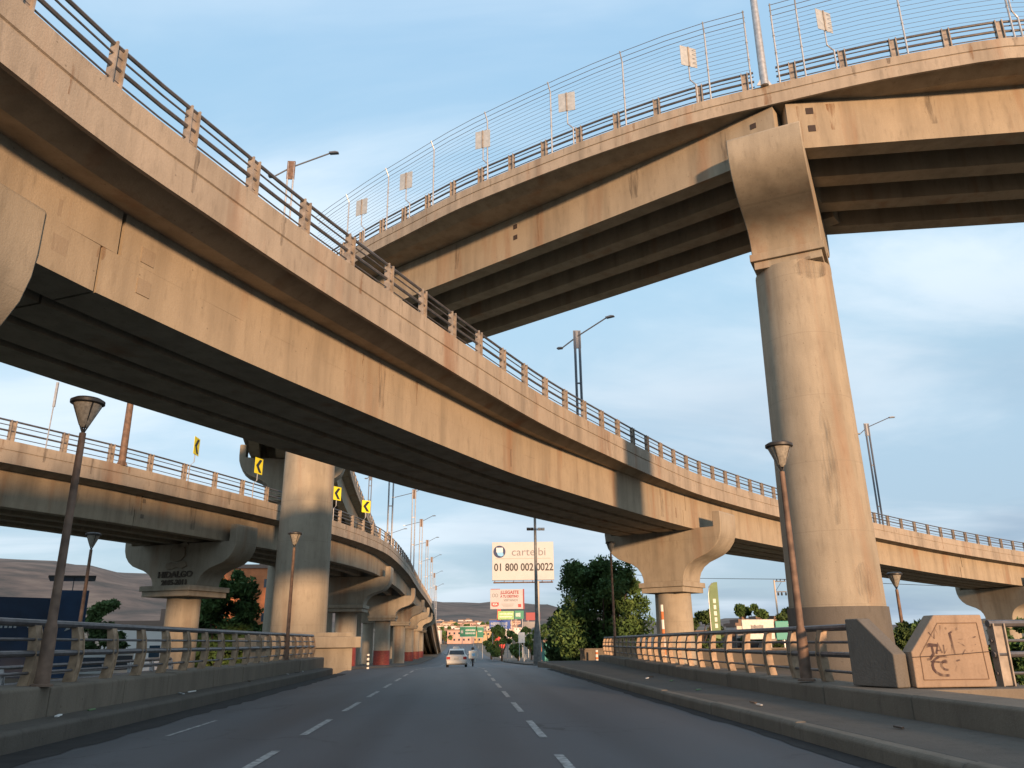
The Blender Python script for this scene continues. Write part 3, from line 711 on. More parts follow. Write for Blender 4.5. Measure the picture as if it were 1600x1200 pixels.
def terrain():
    vs = []; fs = []; na = 180; rs = [0]+list(np.geomspace(4, 60, 16))+list(np.geomspace(66, 6000, 64))
    az = np.linspace(0, 2*math.pi, na, endpoint=False)
    rng = np.random.RandomState(3); ph = rng.rand(12)*6
    def hill_el(a):  # degrees azimuth -> tan elevation of skyline
        return np.interp(a, [-90, -50, -28, -19, -13, -6, -1, 2, 5, 9, 14, 22, 60, 120], [.05, .080, .083, .076, .064, .050, .0445, .038, .0355, .032, .016, .006, .01, .02])
    vs.append((0, 0, -2.2))
    for r in rs[1:]:
        for a in az:
            x, y = r*math.sin(a), r*math.cos(a); d = math.degrees(a); d = d-360 if d > 180 else d
            if y > 0: z = gz(y)
            else: z = 0
            t = min(max((y-44)/8, 0), 1); base = z-2.2*(1-t)-.10
            if abs(x) > 14: base -= .0
            if r > 700:
                e = float(hill_el(d)); top = 1.35+2100*e; k = min(max((r-700)/1400, 0), 1); k = k*k*(3-2*k)
                rough = sum(math.sin(a*f+ph[i]+r*.002*(i+1))*g for i, (f, g) in enumerate([(23, 7), (51, 4), (97, 2.2), (181, 1.5), (333, 1)]))
                base = base*(1-k)+(top+rough*k*.45)*k
                if r > 2100: base = top*(1-.3*min((r-2100)/2000, 1))
                if k > .2 and k < .95: base += rough*.8
            vs.append((x, y, base))
    for k in range(na): fs.append((0, 1+k, 1+(k+1) % na))
    for i in range(len(rs)-2):
        for k in range(na):
            a0 = 1+i*na; a1 = a0+na; fs.append((a0+k, a1+k, a1+(k+1) % na, a0+(k+1) % na))
    me = bpy.data.meshes.new('ground'); me.from_pydata(vs, [], fs); me.materials.append(GROUND); me.materials.append(HILL)
    for p in me.polygons:
        c = p.center
        if math.hypot(c.x, c.y) > 900: p.material_index = 1
        p.use_smooth = True
    o = bpy.data.objects.new('ground', me); COL.objects.link(o); tag(o, kind='structure')
terrain()
def strip(name, poly_f, ys, mat, kind='structure'):
    """poly_f(y)-> list of (x,z)"""
    mb = MB(); m = None; vs = []; fs = []
    for y in ys:
        q = poly_f(y); m = len(q); vs += [(x, y, z) for x, z in q]
    n = len(ys)
    for i in range(n-1):
        for k in range(m): fs.append((i*m+k, i*m+(k+1) % m, (i+1)*m+(k+1) % m, (i+1)*m+k))
    fs.append(tuple(range(m-1, -1, -1))); fs.append(tuple((n-1)*m+k for k in range(m)))
    mb.add(vs, fs); o = mb.build(name, mat, bevel=.02); return tag(o, kind=kind)
ysL = list(np.arange(-40, 41, 2.))
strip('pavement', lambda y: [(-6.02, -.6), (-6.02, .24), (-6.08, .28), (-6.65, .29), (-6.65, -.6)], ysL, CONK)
for k in range(-14, 14):
    y0 = k*3.0-.8; sink = .010*math.sin(k*1.9)
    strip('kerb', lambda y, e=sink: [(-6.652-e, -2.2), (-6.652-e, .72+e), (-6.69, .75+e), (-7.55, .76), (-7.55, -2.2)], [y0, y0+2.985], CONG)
def RX(y): return float(np.interp(y, [-50, 14, 25, 51, 60], [6.95, 7.0, 7.3, 8.9, 9.4]))
ysR = list(np.arange(-40, 53, 1.5))
for k in range(-10, 13):
    y0 = k*4.0; e = .008*math.sin(k*2.7)
    strip('kerb', lambda y, e=e: [(4.76+e, -.6), (4.76+e, .17+e), (4.80+e, .215+e), (4.955, .222+e), (4.955, -.6)], [y0, y0+3.985], CONG)
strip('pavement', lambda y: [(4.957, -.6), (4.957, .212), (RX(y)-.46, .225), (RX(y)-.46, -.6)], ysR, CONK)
for k in range(-14, 18):
    y0 = k*3.0; sink = .012*math.sin(k*2.3)
    if y0+3 < 52.5: strip('kerb', lambda y, e=sink: [(RX(y)-.455+e, -2.2), (RX(y)-.455+e, .52+e), (RX(y)-.42+e, .55+e), (RX(y)+.35, .57+e*.2), (RX(y)+.35, -2.2)], [y0, y0+1.5, y0+2.985], CONG)
# dirt shoulder and side walk beyond the bridge, right
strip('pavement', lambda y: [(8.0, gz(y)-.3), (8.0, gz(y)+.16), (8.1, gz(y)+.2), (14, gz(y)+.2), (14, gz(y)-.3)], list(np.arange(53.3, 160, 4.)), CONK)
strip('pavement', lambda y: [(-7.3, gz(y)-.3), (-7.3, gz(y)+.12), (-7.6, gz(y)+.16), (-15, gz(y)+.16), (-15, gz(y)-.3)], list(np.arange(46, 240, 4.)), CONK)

def gutter():
    DIRT = plain('gutter_dirt', (.018, .016, .014), .95, 0, .4, 3); rng = random.Random(2)
    for xa, xb, y1 in ((-6.015, -5.35, 41), (4.755, 4.45, 44)):
        vs = []; y = -20; n = 0
        while y < y1: vs += [(xa, y, .005), (xb+(rng.random()-.5)*.18*(1 if xa < 0 else .7), y, .005)]; y += .6; n += 1
        mb = MB(); mb.add(vs, [(2*i, 2*i+1, 2*i+3, 2*i+2) for i in range(n-1)]); tag(mb.build('gutter_dirt', DIRT, fix=False), kind='structure')
gutter()
def litter():
    rng = random.Random(8); cols = [SBACK, BARK, WHITE, LAMPM, BANNER]
    for i in range(16):
        y = 9+rng.random()*26; side = rng.random() < .5; x = (-6.45 if side else 5.2+rng.random()*1.0); z = .295 if side else .232
        m = MB(); a = rng.random()*3; m.box((0, 0, .012), (.05+.05*rng.random(), .03, .012), (math.cos(a), math.sin(a), .1), (-math.sin(a), math.cos(a), 0)); o = m.build('litter', cols[i % 5], loc=(x, y, z), bevel=.005)
        tag(o, 'small scrap of litter on the bridge pavement', 'litter', 'litter scraps on the bridge pavements')
litter()

# ------------------------------------------------------------------ street-level bridge railings
POSTP = [(-.02, 0), (-.07, .25), (-.09, .5), (-.06, .75), (.02, 1.0), (.12, 1.0), (.08, .75), (.06, .5), (.08, .25), (.14, 0)]
def bridge_rail(label, f, y0, y1, z0, sgn, spacing=1.5, h=1.0, mat=RPOST, name='bridge_railing'):
    root = thing(name, label, 'railing'); n = int(abs(y1-y0)/spacing)
    def P(y, dz, off=0): return Vector((f(y)+off*sgn, y, z0+dz))
    m = MB()
    for dz, r, o in ((h-.02, .06, .05), (h*.72, .025, -.02), (h*.5, .05, -.03), (h*.2, .025, .0)):
        k = max(2, int(abs(y1-y0)/3)); m.tube([P(y0+(y1-y0)*i/k, dz, o) for i in range(k+1)], r, 8)
    m.build('rails', STEEL, root, smooth=True)
    for i in range(n+1):
        y = y0+(y1-y0)*i/n; m = MB()
        for dy in (-.10, .10):
            m.prism([(x*sgn, z*h) for x, z in POSTP], P(y+dy, 0), (1, 0, 0), (0, 0, 1), .02, (0, 1, 0))
        m.prism([(x*.6*sgn, z*h*.98) for x, z in POSTP], P(y, 0), (1, 0, 0), (0, 0, 1), .18, (0, 1, 0))
        m.build('post', mat, root)
    return root
bridge_rail('brown post and pipe railing along the left side of the road bridge', lambda y: -7.0, 2.0, 40, .755, -1)
bridge_rail('brown post and pipe railing along the right side of the road bridge', lambda y: RX(y)-.02, 14.35, 51.5, .565, 1)
bridge_rail('pale railing of the parallel bridge behind the left railing', lambda y: -13.5, 4, 40, -.2, -1, 2.4, mat=GALV)
strip('parallel_deck', lambda y: [(-12.9, -2.2), (-12.9, -.2), (-30, -.2), (-30, -2.2)], ysL, CONG)
def cross_rail():
    root = thing('bridge_railing', 'grey pipe railing running right from the graffiti corner wall', 'railing')
    p0 = Vector((8.95, 13.55, .565)); d = Vector((1, .06, 0)).normalized(); L = 9; Z = Vector((0, 0, 1))
    m = MB()
    for dz, r in ((1., .06), (.72, .025), (.5, .05), (.2, .025)): m.tube([p0+Z*dz, p0+d*L+Z*dz], r, 8)
    m.build('rails', STEEL, root, smooth=True)
    for i in range(6):
        m = MB(); c = p0+d*(.15+i*1.5)
        for q in (-.1, .1): m.box(c+d*q+Z*.5, (.012, .08, .5), d, (-d.y, d.x, 0))
        m.box(c+Z*.5, (.10, .04, .49), d, (-d.y, d.x, 0)); m.build('post', STEELB, root)
    return root
cross_rail()
strip('bridge_slab_edge', lambda y: [(RX(y)+.352, -2.2), (RX(y)+.352, .56), (20, .56), (20, -2.2)], [13.0, 13.9], CONG)
# corner wall with graffiti
def corner_wall():
    t = thing('corner_wall', 'tan chamfered concrete corner wall covered in graffiti at the bridge railing', 'wall', (7.38, 13.27, .575))
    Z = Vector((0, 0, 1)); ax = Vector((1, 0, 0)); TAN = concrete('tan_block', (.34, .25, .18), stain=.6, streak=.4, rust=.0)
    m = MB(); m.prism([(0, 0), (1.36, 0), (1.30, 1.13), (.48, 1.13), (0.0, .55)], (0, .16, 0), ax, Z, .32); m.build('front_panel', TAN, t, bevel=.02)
    ay = Vector((-.32, .95, 0)).normalized(); DK = concrete('side_block_shade', (.15, .135, .115), stain=.5)  # darker concrete: the unlit side's shade is put into its colour
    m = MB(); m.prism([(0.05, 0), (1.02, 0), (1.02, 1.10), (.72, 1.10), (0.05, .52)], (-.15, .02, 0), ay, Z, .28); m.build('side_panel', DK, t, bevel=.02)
    # recessed border line on the front panel, modelled as a thin groove strip
    m = MB(); f = -.004
    for a, b in (((.14, .12), (1.24, .12)), ((1.24, .12), (1.20, 1.0)), ((1.20, 1.0), (.52, 1.0)), ((.52, 1.0), (.14, .5)), ((.14, .5), (.14, .12))):
        p, q = Vector((a[0], f, a[1])), Vector((b[0], f, b[1])); m.tube([p, q], .008, 4)
    m.build('border_groove', plain('groove', (.22, .14, .09), .9), t)
    # spray-paint tag strokes, flat ribbons
    gm = stain_mat('spray_paint', (.07, .04, .04), .85); m = MB()
    def stroke(pts, w=.022):
        P = [Vector((x, -.008-random.random()*.004, z)) for x, z in pts]; vs = []; 
        for i, p in enumerate(P):
            d = (P[min(i+1, len(P)-1)]-P[max(i-1, 0)]).normalized(); n = Vector((-d.z, 0, d.x)); ww = w*(.5+.5*math.sin(math.pi*(i+.5)/len(P)))
            vs += [p+n*ww, p-n*ww]
        m.add(vs, [(2*i, 2*i+1, 2*i+3, 2*i+2) for i in range(len(P)-1)])
    def arc(cx, cz, rx, rz, a0, a1, n=14): return [(cx+rx*math.cos(rad(a0+(a1-a0)*i/n)), cz+rz*math.sin(rad(a0+(a1-a0)*i/n))) for i in range(n+1)]
    stroke(arc(.52, .33, .20, .15, 60, 380)); stroke(arc(.56, .34, .09, .07, 0, 330)); stroke([(.22, .62), (.32, .66), (.46, .65)], .03)
    stroke([(.36, .64), (.37, .52), (.30, .44), (.22, .43)], .024); stroke([(.42, .52), (.47, .68), (.52, .53)], .022); stroke([(.44, .57), (.51, .57)], .012)
    stroke([(.56, .66), (.56, .52), (.62, .60), (.68, .50), (.70, .66)], .018); stroke([(.78, .88), (.70, .84), (.73, .50)], .022); stroke([(.78, .88), (.86, .92)], .02)
    stroke([(.34, .86), (.42, .76), (.46, .93), (.52, .75), (.56, .97)], .018); stroke([(.84, .74), (1.05, .76), (1.14, .78)], .012); stroke([(.82, .70), (.95, .62), (1.12, .66)], .01)
    stroke([(.30, .40), (.62, .38), (.80, .42)], .016); stroke([(.86, .50), (.92, .58), (.98, .50), (1.06, .58)], .012)
    m.build('graffiti', gm, t, fix=False)
    c = MB(); c.tube([(0.0, -.012, .47), (.5, -.012, .49), (1.34, -.012, .545)], .006, 4); c.build('crack', GROUT, t)
random.seed(5); corner_wall()

# ------------------------------------------------------------------ funnel street lamps
def funnel_lamp(label, x, y, z, h, lean=0.):
    t = thing('street_lamp', label, 'street lamp', (x, y, z), 0, 'funnel-headed street lamps'); Z = Vector((0, 0, 1))
    m = MB(); m.tube([(0, 0, 0), (0, 0, .9), (0, 0, 1.0), (0, 0, h-.6)], [.115, .10, .075, .055], 12); m.build('pole', RUSTY, t, smooth=True)
    m = MB(); m.lathe((0, 0, 0), [(.17, 0), (.17, .03), (.11, .05)], 12); m.build('base_plate', RUSTY, t)
    m = MB()
    for k in range(4):
        a = math.pi/4+k*math.pi/2; d = Vector((math.cos(a), math.sin(a), 0)); m.tube([Z*(h-.62), d*.24+Z*(h-.08)], .014, 5)
    m.build('strut', LAMPM, t)
    m = MB(); m.lathe((0, 0, h), [(.05, -.50), (.09, -.45), (.235, -.08), (.24, -.06)], 24); m.build('lamp_shade', LAMPS, t, smooth=True)
    m = MB(); m.lathe((0, 0, h), [(.25, -.08), (.285, -.06), (.285, -.01), (.22, .03), (.05, .05)], 24); m.build('lamp_lid', LAMPM, t, smooth=True)
    return t
funnel_lamp('near funnel-headed street lamp on the left bridge kerb', -6.72, 14.0, .75, 4.8)
funnel_lamp('funnel-headed street lamp in front of the left tall column', -6.9, 33.5, .75, 5.0)
funnel_lamp('slim funnel-headed street lamp in front of the tallest right pier', 6.75, 16.1, .57, 4.75)
funnel_lamp('street lamp whose head hides behind the round pier cap, centre right', 8.55, 45.8, .57, 6.2)
funnel_lamp('small funnel-headed street lamp on the parallel bridge, far left', -14.2, 31.7, -.2, 5.7)
funnel_lamp('small pale funnel-headed street lamp between tall pier and graffiti wall', 16.5, 30.0, -.6, 4.3)

# ------------------------------------------------------------------ billboards
def billboard_big():
    c = Vector((11.6, 153, 0)); t = thing('billboard', 'large cream roadside billboard with phone number and round logo', 'billboard', c)
    ax = Vector((1, -.07, 0)).normalized(); n = Vector((ax.y, -ax.x, 0)); Z = Vector((0, 0, 1)); w, h, zc = 5.85, 3.55, 16.0
    CREAM = plain('billboard_sheet', (.54, .53, .50), .6, 0, .03, 1)
    m = MB(); m.box(Z*zc, (w, .45, h), ax, n); m.build('panel', CREAM, t, bevel=.05)
    m = MB(); m.box(Z*(zc-h-.35)+n*-.6, (w-.2, .5, .10), ax, n)
    for k in range(-3, 4): m.box(ax*k*1.8+Z*(zc-h-.25)+n*-.6, (.06, .6, .2), ax, n)
    m.build('catwalk', RUSTY, t)
    m = MB(); m.tube([ax*2.6+Z*-3.5, ax*2.6+Z*(zc-h-.2)], .42, 14); m.build('pole', plain('pole_cream', (.66, .55, .42), .6), t, smooth=True)
    f = n*.47
    put_text('phone_number', '01 800 002 0022', 1.95, f+ax*-5.5+Z*(zc-1.8), ax, Z, BLK, t, .02, .845, 'LEFT', .035)
    put_text('logo_lettering', 'cartelbi', 2.1, f+ax*-2.2+Z*(zc+1.0), ax, Z, GREYT, t, .02, 1.05, 'LEFT', -.012)
    m = MB(); pts = [(1.15*math.cos(q*math.pi/16), 1.15*math.sin(q*math.pi/16)) for q in range(32)]
    m.prism(pts, f+ax*-4.45+Z*(zc+1.75), ax, Z, .03); d = m.build('logo_disc', plain('logo_navy', (.012, .03, .10), .5), t)
    m = MB(); m.prism([(-.62, -.1), (-.66, .75), (.6, .75), (.62, -.1)], f*1.06+ax*-4.4+Z*(zc+1.75), ax, Z, .03); m.build('logo_patch', WHITE, t)
    m = MB(); m.prism([(-.6, -.12), (-.3, -.72), (.3, -.9), (.75, -.7), (.62, -.12)], f*1.06+ax*-4.4+Z*(zc+1.75), ax, Z, .03); m.build('logo_patch', LBLUE, t)
    m = MB(); m.box(f+Z*(zc+.45), (w-.6, .01, .03), ax, n); m.build('divider_line', HOUSES[3], t)
billboard_big()
def billboard_small():
    c = Vector((12.5, 227, 0)); t = thing('billboard', 'smaller white and red billboard on a red pylon below the large one', 'billboard', c)
    ax = Vector((1, -.05, 0)).normalized(); n = Vector((ax.y, -ax.x, 0)); Z = Vector((0, 0, 1)); zc = 12.7
    m = MB(); m.box(Z*zc, (4.55, .5, 2.65), ax, n); m.build('panel', plain('billboard_pale', (.48, .46, .45), .6, 0, .05, 1), t, bevel=.05)
    m = MB(); m.box(ax*4.75+Z*zc, (.18, .52, 2.7), ax, n); m.box(ax*-3.1+Z*(zc+2.72), (1.3, .3, .1), ax, n); m.build('red_edge', DRED, t)
    m = MB(); m.prism([(-1.7, -3), (-.75, 2.0), (-.45, 7.35), (.45, 7.35), (.75, 2.0), (1.7, -3)], ax*-2.1+Z*2.75, ax, Z, .8); m.build('pylon', RED2, t)
    f = n*.52
    put_text('lettering', '¡LLEGASTE', 1.2, f+ax*-1.7+Z*(zc+1.45), ax, Z, DRED, t, .02, .90, 'LEFT', .035)
    put_text('lettering', 'A TU DESTINO', .95, f+ax*-1.7+Z*(zc+.45), ax, Z, DRED, t, .02, .79, 'LEFT', .03)
    put_text('lettering', 'VISÍTANOS', .8, f+ax*-.8+Z*(zc-.55), ax, Z, GREYT, t, .02, 1, 'LEFT', .01)
    m = MB(); m.prism([(-1, .55), (1, .55), (1, -.25), (.6, -.55), (-.6, -.55), (-1, -.25)], f+ax*-3.2+Z*(zc-1.4), ax, Z, .03); m.box(f+ax*3.6+Z*(zc-1.75), (.42, .02, .42), ax, n); m.build('red_badge', RED2, t)
    put_text('badge_lettering', 'KIA', .75, f*1.08+ax*-3.2+Z*(zc-1.6), ax, Z, WHITE, t, .02, 1.1, 'CENTER', .02)
    m = MB()
    for k in (-.42, .42):
        o = f+ax*(-3.2+k)+Z*(zc+1.05); m.tube([o+ax*.34*math.cos(q*math.pi/6)+Z*.45*math.sin(q*math.pi/6) for q in range(13)], .05, 4)
    m.build('ring_logo', GREYT, t)
    m = MB()
    for k in range(3): m.box(f+ax*(.3)+Z*(zc-1.3-.35*k), (1.7-.2*k, .01, .05), ax, n)
    m.build('small_print', HOUSES[5], t)
billboard_small()
def panel_sign(name, label, cat, loc, w, h, mat, posts, rz=0, letters=None, tm=None, ts=1., frame=None):
    """rectangular sign board standing on posts"""
    t = thing(name, label, cat, loc, rz); m = MB(); zc = posts+h/2
    m.box((0, 0, zc), (w/2, .06, h/2)); m.build('board', mat, t, bevel=.03)
    for sx in (-.35, .35):
        m = MB(); m.tube([(w*sx, .08, -1), (w*sx, .08, posts+h*.8)], .07, 6); m.build('post', GALV, t)
    if frame: 
        m = MB(); m.box((0, -.065, posts+.07), (w/2-.05, .01, .05)); m.box((0, -.065, posts+h-.07), (w/2-.05, .01, .05)); m.build('border', frame, t)
    if letters:
        for k, s in enumerate(letters):
            if isinstance(s, str): put_text('lettering', s, ts, (0, -.075, posts+h-ts*(.9+k*1.05)), (1, 0, 0), (0, 0, 1), tm or WHITE, t, .01, 1, 'CENTER', .01)
            else:  # worn, unreadable line of strokes: (centre x, centre z, width, height)
                x0, z0, ww, hh = s; rr = random.Random(int(w*100)+k); m = MB(); x = -ww/2
                while x < ww/2:
                    q = ww*(.03+.05*rr.random()); hz = hh*(.6+.4*rr.random()); m.box((x0+x+q/2, -.07, posts+z0), (q*.38, .008, hz/2)); x += q*1.25
                m.build('unreadable_lettering', tm or WHITE, t, fix=False)
    return t
# signs down the road (x, y, z)
panel_sign('road_sign', 'wide green direction sign with white lower border over the far road', 'road sign', (1.6, 200, -2.4), 3.9, 2.5, GRN, 5.0, 0, [(.5, 1.6, 2.2, .45), (.5, .9, 2.2, .45), (-1.45, 1.25, .5, .9)], frame=WHITE)
panel_sign('road_sign', 'narrow green direction sign right beside the wide one', 'road sign', (4.7, 205, -2.4), 1.6, 2.7, GRN, 4.8, 0, [(0, 1.6, 1.0, .4)], frame=WHITE)
panel_sign('shop_sign', 'blue shop sign with white letters above the dark trees', 'shop sign', (8.05, 172, -2.2), 4.4, 1.7, BLUES, 6.2, 0, [(-.3, 1.0, 3.3, .8), (-.3, .4, 3.3, .35)])
panel_sign('shop_sign', 'light green hoarding left of the dark green square one', 'shop sign', (11.6, 215, -2.4), 4.2, 2.1, GRN2, 10.6-1.2, 0, [(0, 1.4, 3.2, .4), (0, .7, 3.2, .4)])
panel_sign('shop_sign', 'dark green square sign beside the light green hoarding', 'shop sign', (15.1, 215, -2.4), 2.4, 2.1, GRN, 9.5, 0, [(-.3, 1.05, 1.2, 1.2)])
panel_sign('shop_sign', 'dark red hoarding behind the flood light mast', 'shop sign', (19.0, 218, -2.4), 3.8, 2.0, DRED, 9.2, 0)
panel_sign('shop_sign', 'plain pale grey board below the dark red hoarding', 'shop sign', (15.2, 180, -2.2), 3.5, 2.2, HOUSES[5], 5.6, 0)
panel_sign('road_sign', 'small white sign plate on twin posts left of the mast', 'road sign', (10.2, 140, -2.0), 1.1, 1.7, WHITE, 3.2, 0)
# blade banner
def banner():
    t = thing('banner_flag', 'pale green feather banner flag between the two right-hand piers', 'banner', (16.1, 51.5, -.3)); m = MB()
    m.tube([(-.3, 0, 0), (-.3, 0, 4.4), (-.22, 0, 4.9), (.02, 0, 5.15)], .025, 6); m.build('pole', GALV, t)
    m = MB(); m.prism([(-.27, 1.8), (.28, 1.7), (.34, 3), (.34, 5.2), (.1, 5.18), (-.14, 5.0), (-.26, 4.6)], (0, 0, 0), (1, 0, 0), (0, 0, 1), .02); m.build('cloth', BANNER, t)
    m = MB()
    for k in range(5): m.box((.06, -.013, 2.5+.38*k), (.09-.01*(k % 2), .002, .13))
    m.build('faded_print', SBACK, t)
banner()
# utility pole with cross arms and cables
def utility():
    t = thing('utility_pole', 'utility pole with crossarms and insulators left of the tall pier', 'utility pole', (43.4, 110.6, -1)); Z = Vector((0, 0, 1))
    m = MB(); m.tube([(0, 0, 0), (0, 0, 10.2)], [.16, .11], 8); m.build('pole', HOUSES[0], t)
    m = MB(); m.box((.75, 0, 10.0), (.85, .05, .06)); m.box((.75, 0, 8.6), (.85, .05, .06)); m.tube([(0, 0, 8.6), (1.0, 0, 9.9)], .03, 5); m.build('crossarm', LAMPM, t)
    m = MB()
    for x in (.4, .9, 1.5):
        m.lathe((x, 0, 10.05), [(.05, 0), (.09, .1), (.05, .22)], 8); m.lathe((x, 0, 8.1), [(.12, 0), (.14, .2), (.10, .42)], 8)
    m.build('insulator', LAMPM, t)
    m = MB()
    for x in (.4, 1.5):
        m.tube([(x, 0, 10.3), (-14, -8, 9.9), (-30, -16, 10.2)], .03, 4)
        m.tube([(x, 0, 10.3), (20, -8, 8.7), (40, -16, 9.2)], .03, 4)
    m.build('cable', LAMPM, t)
utility()
def flood_mast():
    t = thing('light_mast', 'tall grey floodlight mast crossing in front of the large billboard', 'light mast', (7.25, 79, -1.2))
    m = MB(); m.tube([(0, 0, 0), (0, 0, 2.8), (0, 0, 4.5), (0, 0, 15.6)], [.42, .36, .17, .12], 12); m.build('pole', plain('mast_grey', (.20, .19, .17), .6, .2, .3, 3), t, smooth=True)
    m = MB(); m.tube([(.75*math.cos(q*math.pi/6), .4*math.sin(q*math.pi/6), 13.2) for q in range(13)], .04, 5); m.build('ring', HEADM, t)
    for k, x in enumerate((-.7, -.35, .4, .75)):
        m = MB(); m.box((x, -.3, 13.2), (.16, .12, .13), (1, 0, 0), (0, .9, .4), (0, -.4, .9)); m.build('floodlight', LAMPM if x < 0 else SBACK, t, bevel=.02)
flood_mast()

# ------------------------------------------------------------------ trees
def tree(label, x, y, z, h, spread, leaf, n, seed, trunk_h=.25, size=.22, name='tree', squash=1., lobes=26, group=None, off=(0, 0)):
    rng = np.random.RandomState(seed); t = thing(name, label, 'tree', (x, y, z), 0, group)
    # trunk and limbs
    m = MB(); top = h*trunk_h; ends = []
    m.tube([(0, 0, -.3), (.05*h*.1, 0, top*.6), (0, 0, top)], [h*.035, h*.028, h*.022], 8)
    for k in range(6):
        a = k*1.05+rng.rand(); e = Vector((math.cos(a)*spread*.55, math.sin(a)*spread*.55, h*(.5+.3*rng.rand())))
        m.tube([(0, 0, top*.85), e*.5+Vector((0, 0, top*.35)), e], [h*.018, h*.011, h*.004], 6)
    m.build('trunk', BARK, t, smooth=True)
    # lobes then leaf clumps
    V = []; 
    cs = []
    for k in range(lobes):
        u = rng.rand(); a = rng.rand()*2*math.pi; rr = spread*math.sqrt(rng.rand())*(.92-.55*abs(u-.45)); zz = h*(trunk_h*.85+(1-trunk_h*.85)*u*.94)
        cs.append((rr*math.cos(a), rr*math.sin(a)*squash, zz, spread*(.20+.22*rng.rand())*(1.05-.35*u)))
    per = n//lobes; P = []
    for cx, cy, cz, r in cs:
        d = rng.normal(size=(per, 3)); d /= np.linalg.norm(d, axis=1)[:, None]; rad_ = r*rng.rand(per, 1)**.33
        q = d*rad_*np.array([1, 1, .8])+np.array([cx, cy, cz])
        q += rng.normal(size=(per, 3))*r*.10
        P.append(q)
    P = np.concatenate(P); N = len(P)
    a = rng.normal(size=(N, 3)); a /= np.linalg.norm(a, axis=1)[:, None]; b = rng.normal(size=(N, 3)); b -= (b*a).sum(1)[:, None]*a; b /= np.linalg.norm(b, axis=1)[:, None]
    s = size*(.5+rng.rand(N, 1)); A_, B_ = a*s, b*s*.45
    vs = np.stack([P-A_, P+B_, P+A_, P-B_], 1).reshape(-1, 3)
    me = bpy.data.meshes.new('crown'); me.vertices.add(4*N); me.vertices.foreach_set('co', vs.ravel())
    me.loops.add(4*N); me.loops.foreach_set('vertex_index', np.arange(4*N)); me.polygons.add(N)
    me.polygons.foreach_set('loop_start', np.arange(N)*4); me.update(); me.validate(); me.materials.append(leaf)
    o = bpy.data.objects.new('crown', me); COL.objects.link(o); o.parent = t
    return t
tree('big dark leafy tree between the billboard and the round pier', 10.7, 62, -.6, 7.8, 3.9, LEAF, 36000, 1, .16, .15, lobes=60)
tree('lower bushy tree at the left foot of the big dark tree', 8.6, 66, -.7, 4.6, 2.3, LEAF2, 9000, 11, .1, .15)
tree('rounded green tree behind the emblem pier on the left', -20.9, 73, -1.2, 9.2, 3.6, LEAF, 32000, 2, .08, .20, lobes=80)
tree('pale green loose tree behind the navy building, far left', -29.6, 70, -2, 7.2, 2.3, LEAF2, 9000, 3, .2, .18)
for i, (x, y, z, h, s, lab) in enumerate([(18.5, 64, -1, 5.0, 2.2, 'small round tree behind the feather banner'), (25.5, 71, -1, 5.6, 1.6, 'small palm-like tree left of the tall pier'), (28.2, 71, -1, 5.2, 1.7, 'dark shrub tree beside the teal shop front'), (17.9, 30.6, -1, 3.0, .9, 'bushy palm seen between the tall pier and graffiti wall'), (16.6, 29.6, -1, 2.9, .8, 'low tree just left of the graffiti wall'), (23.5, 34, -1, 3.0, 1.2, 'dark shrub at the right edge below the far pier')]):
    tree(lab, x, y, z, h, s, LEAF if i % 2 else LEAF2, 6000, 20+i, .28, .17, lobes=14)
for i, (x, y, h, s, lab) in enumerate([(8.2, 168, 7.2, 2.6, 'dark roadside tree under the blue shop sign'), (10.3, 150, 6.2, 2.0, 'dark roadside tree right of the blue shop sign posts'), (6.9, 190, 8.5, 2.4, 'tall dark roadside tree left of the blue shop sign'), (13.5, 160, 6.4, 2.0, 'roadside tree left of the billboard pole'), (16.8, 175, 7.5, 2.3, 'roadside tree behind the billboard pole'), (12.2, 130, 4.2, 1.4, 'short shrub tree before the orange hut')]):
    tree(lab, x, y, gz(y), h, s, LEAF, 5000, 40+i, .2, .26, lobes=14)

# ------------------------------------------------------------------ buildings
def house(label, x, y, z, w, d, h, mat, seed, wins=True, rz=0., name='house', cat='house', group=None, floors=2):
    rng = random.Random(seed); t = thing(name, label, cat, (x, y, z), rz, group)
    m = MB(); m.box((0, 0, h/2-1.5), (w/2, d/2, h/2+1.5)); m.build('walls', mat, t)
    m = MB(); m.box((0, 0, h+.12), (w/2+.15, d/2+.15, .12)); m.box((0, 0, h+.4), (w/2-.3, d/2-.3, .15)); m.box((w*.2, 0, h+1.0), (w*.12, d*.12, .8)); m.build('roof', ROOFM, t)
    if wins:
        n = max(2, int(w/2.6))
        for fl in range(floors):
            for k in range(n):
                if rng.random() < .15: continue
                m = MB(); m.box((-w/2+w*(k+.5)/n, -d/2-.003, h*(fl+.55)/floors), (.5, .05, .55)); m.build('window', GLASS, t)
    return t
rng = random.Random(9); kinds = ['cream', 'white', 'terracotta', 'pink', 'ochre', 'grey']
for i in range(84):
    y = 470+i*8.5+rng.random()*5; x = y*(-.036+.098*((i*29) % 84)/84+rng.random()*.003)
    k = rng.choice([0, 0, 1, 1, 2, 3, 3, 4, 5]); w = 8+rng.random()*11
    house('small %s flat-roofed house in the far town at the foot of the hill' % kinds[k], x, y, gz(y), w, 9, 4+rng.random()*5, HOUSES[k], i, wins=True, name='town_house', group='town houses below the hill', rz=rng.random()*.5-.25)
for i in range(7):
    y = 480+i*45; tree('dark tree among the far town houses', y*(-.02+.012*((i*3) % 7)), y, gz(y), 9, 5, LEAF, 900, 70+i, .15, .9, lobes=8, group='dark trees among the far town houses')
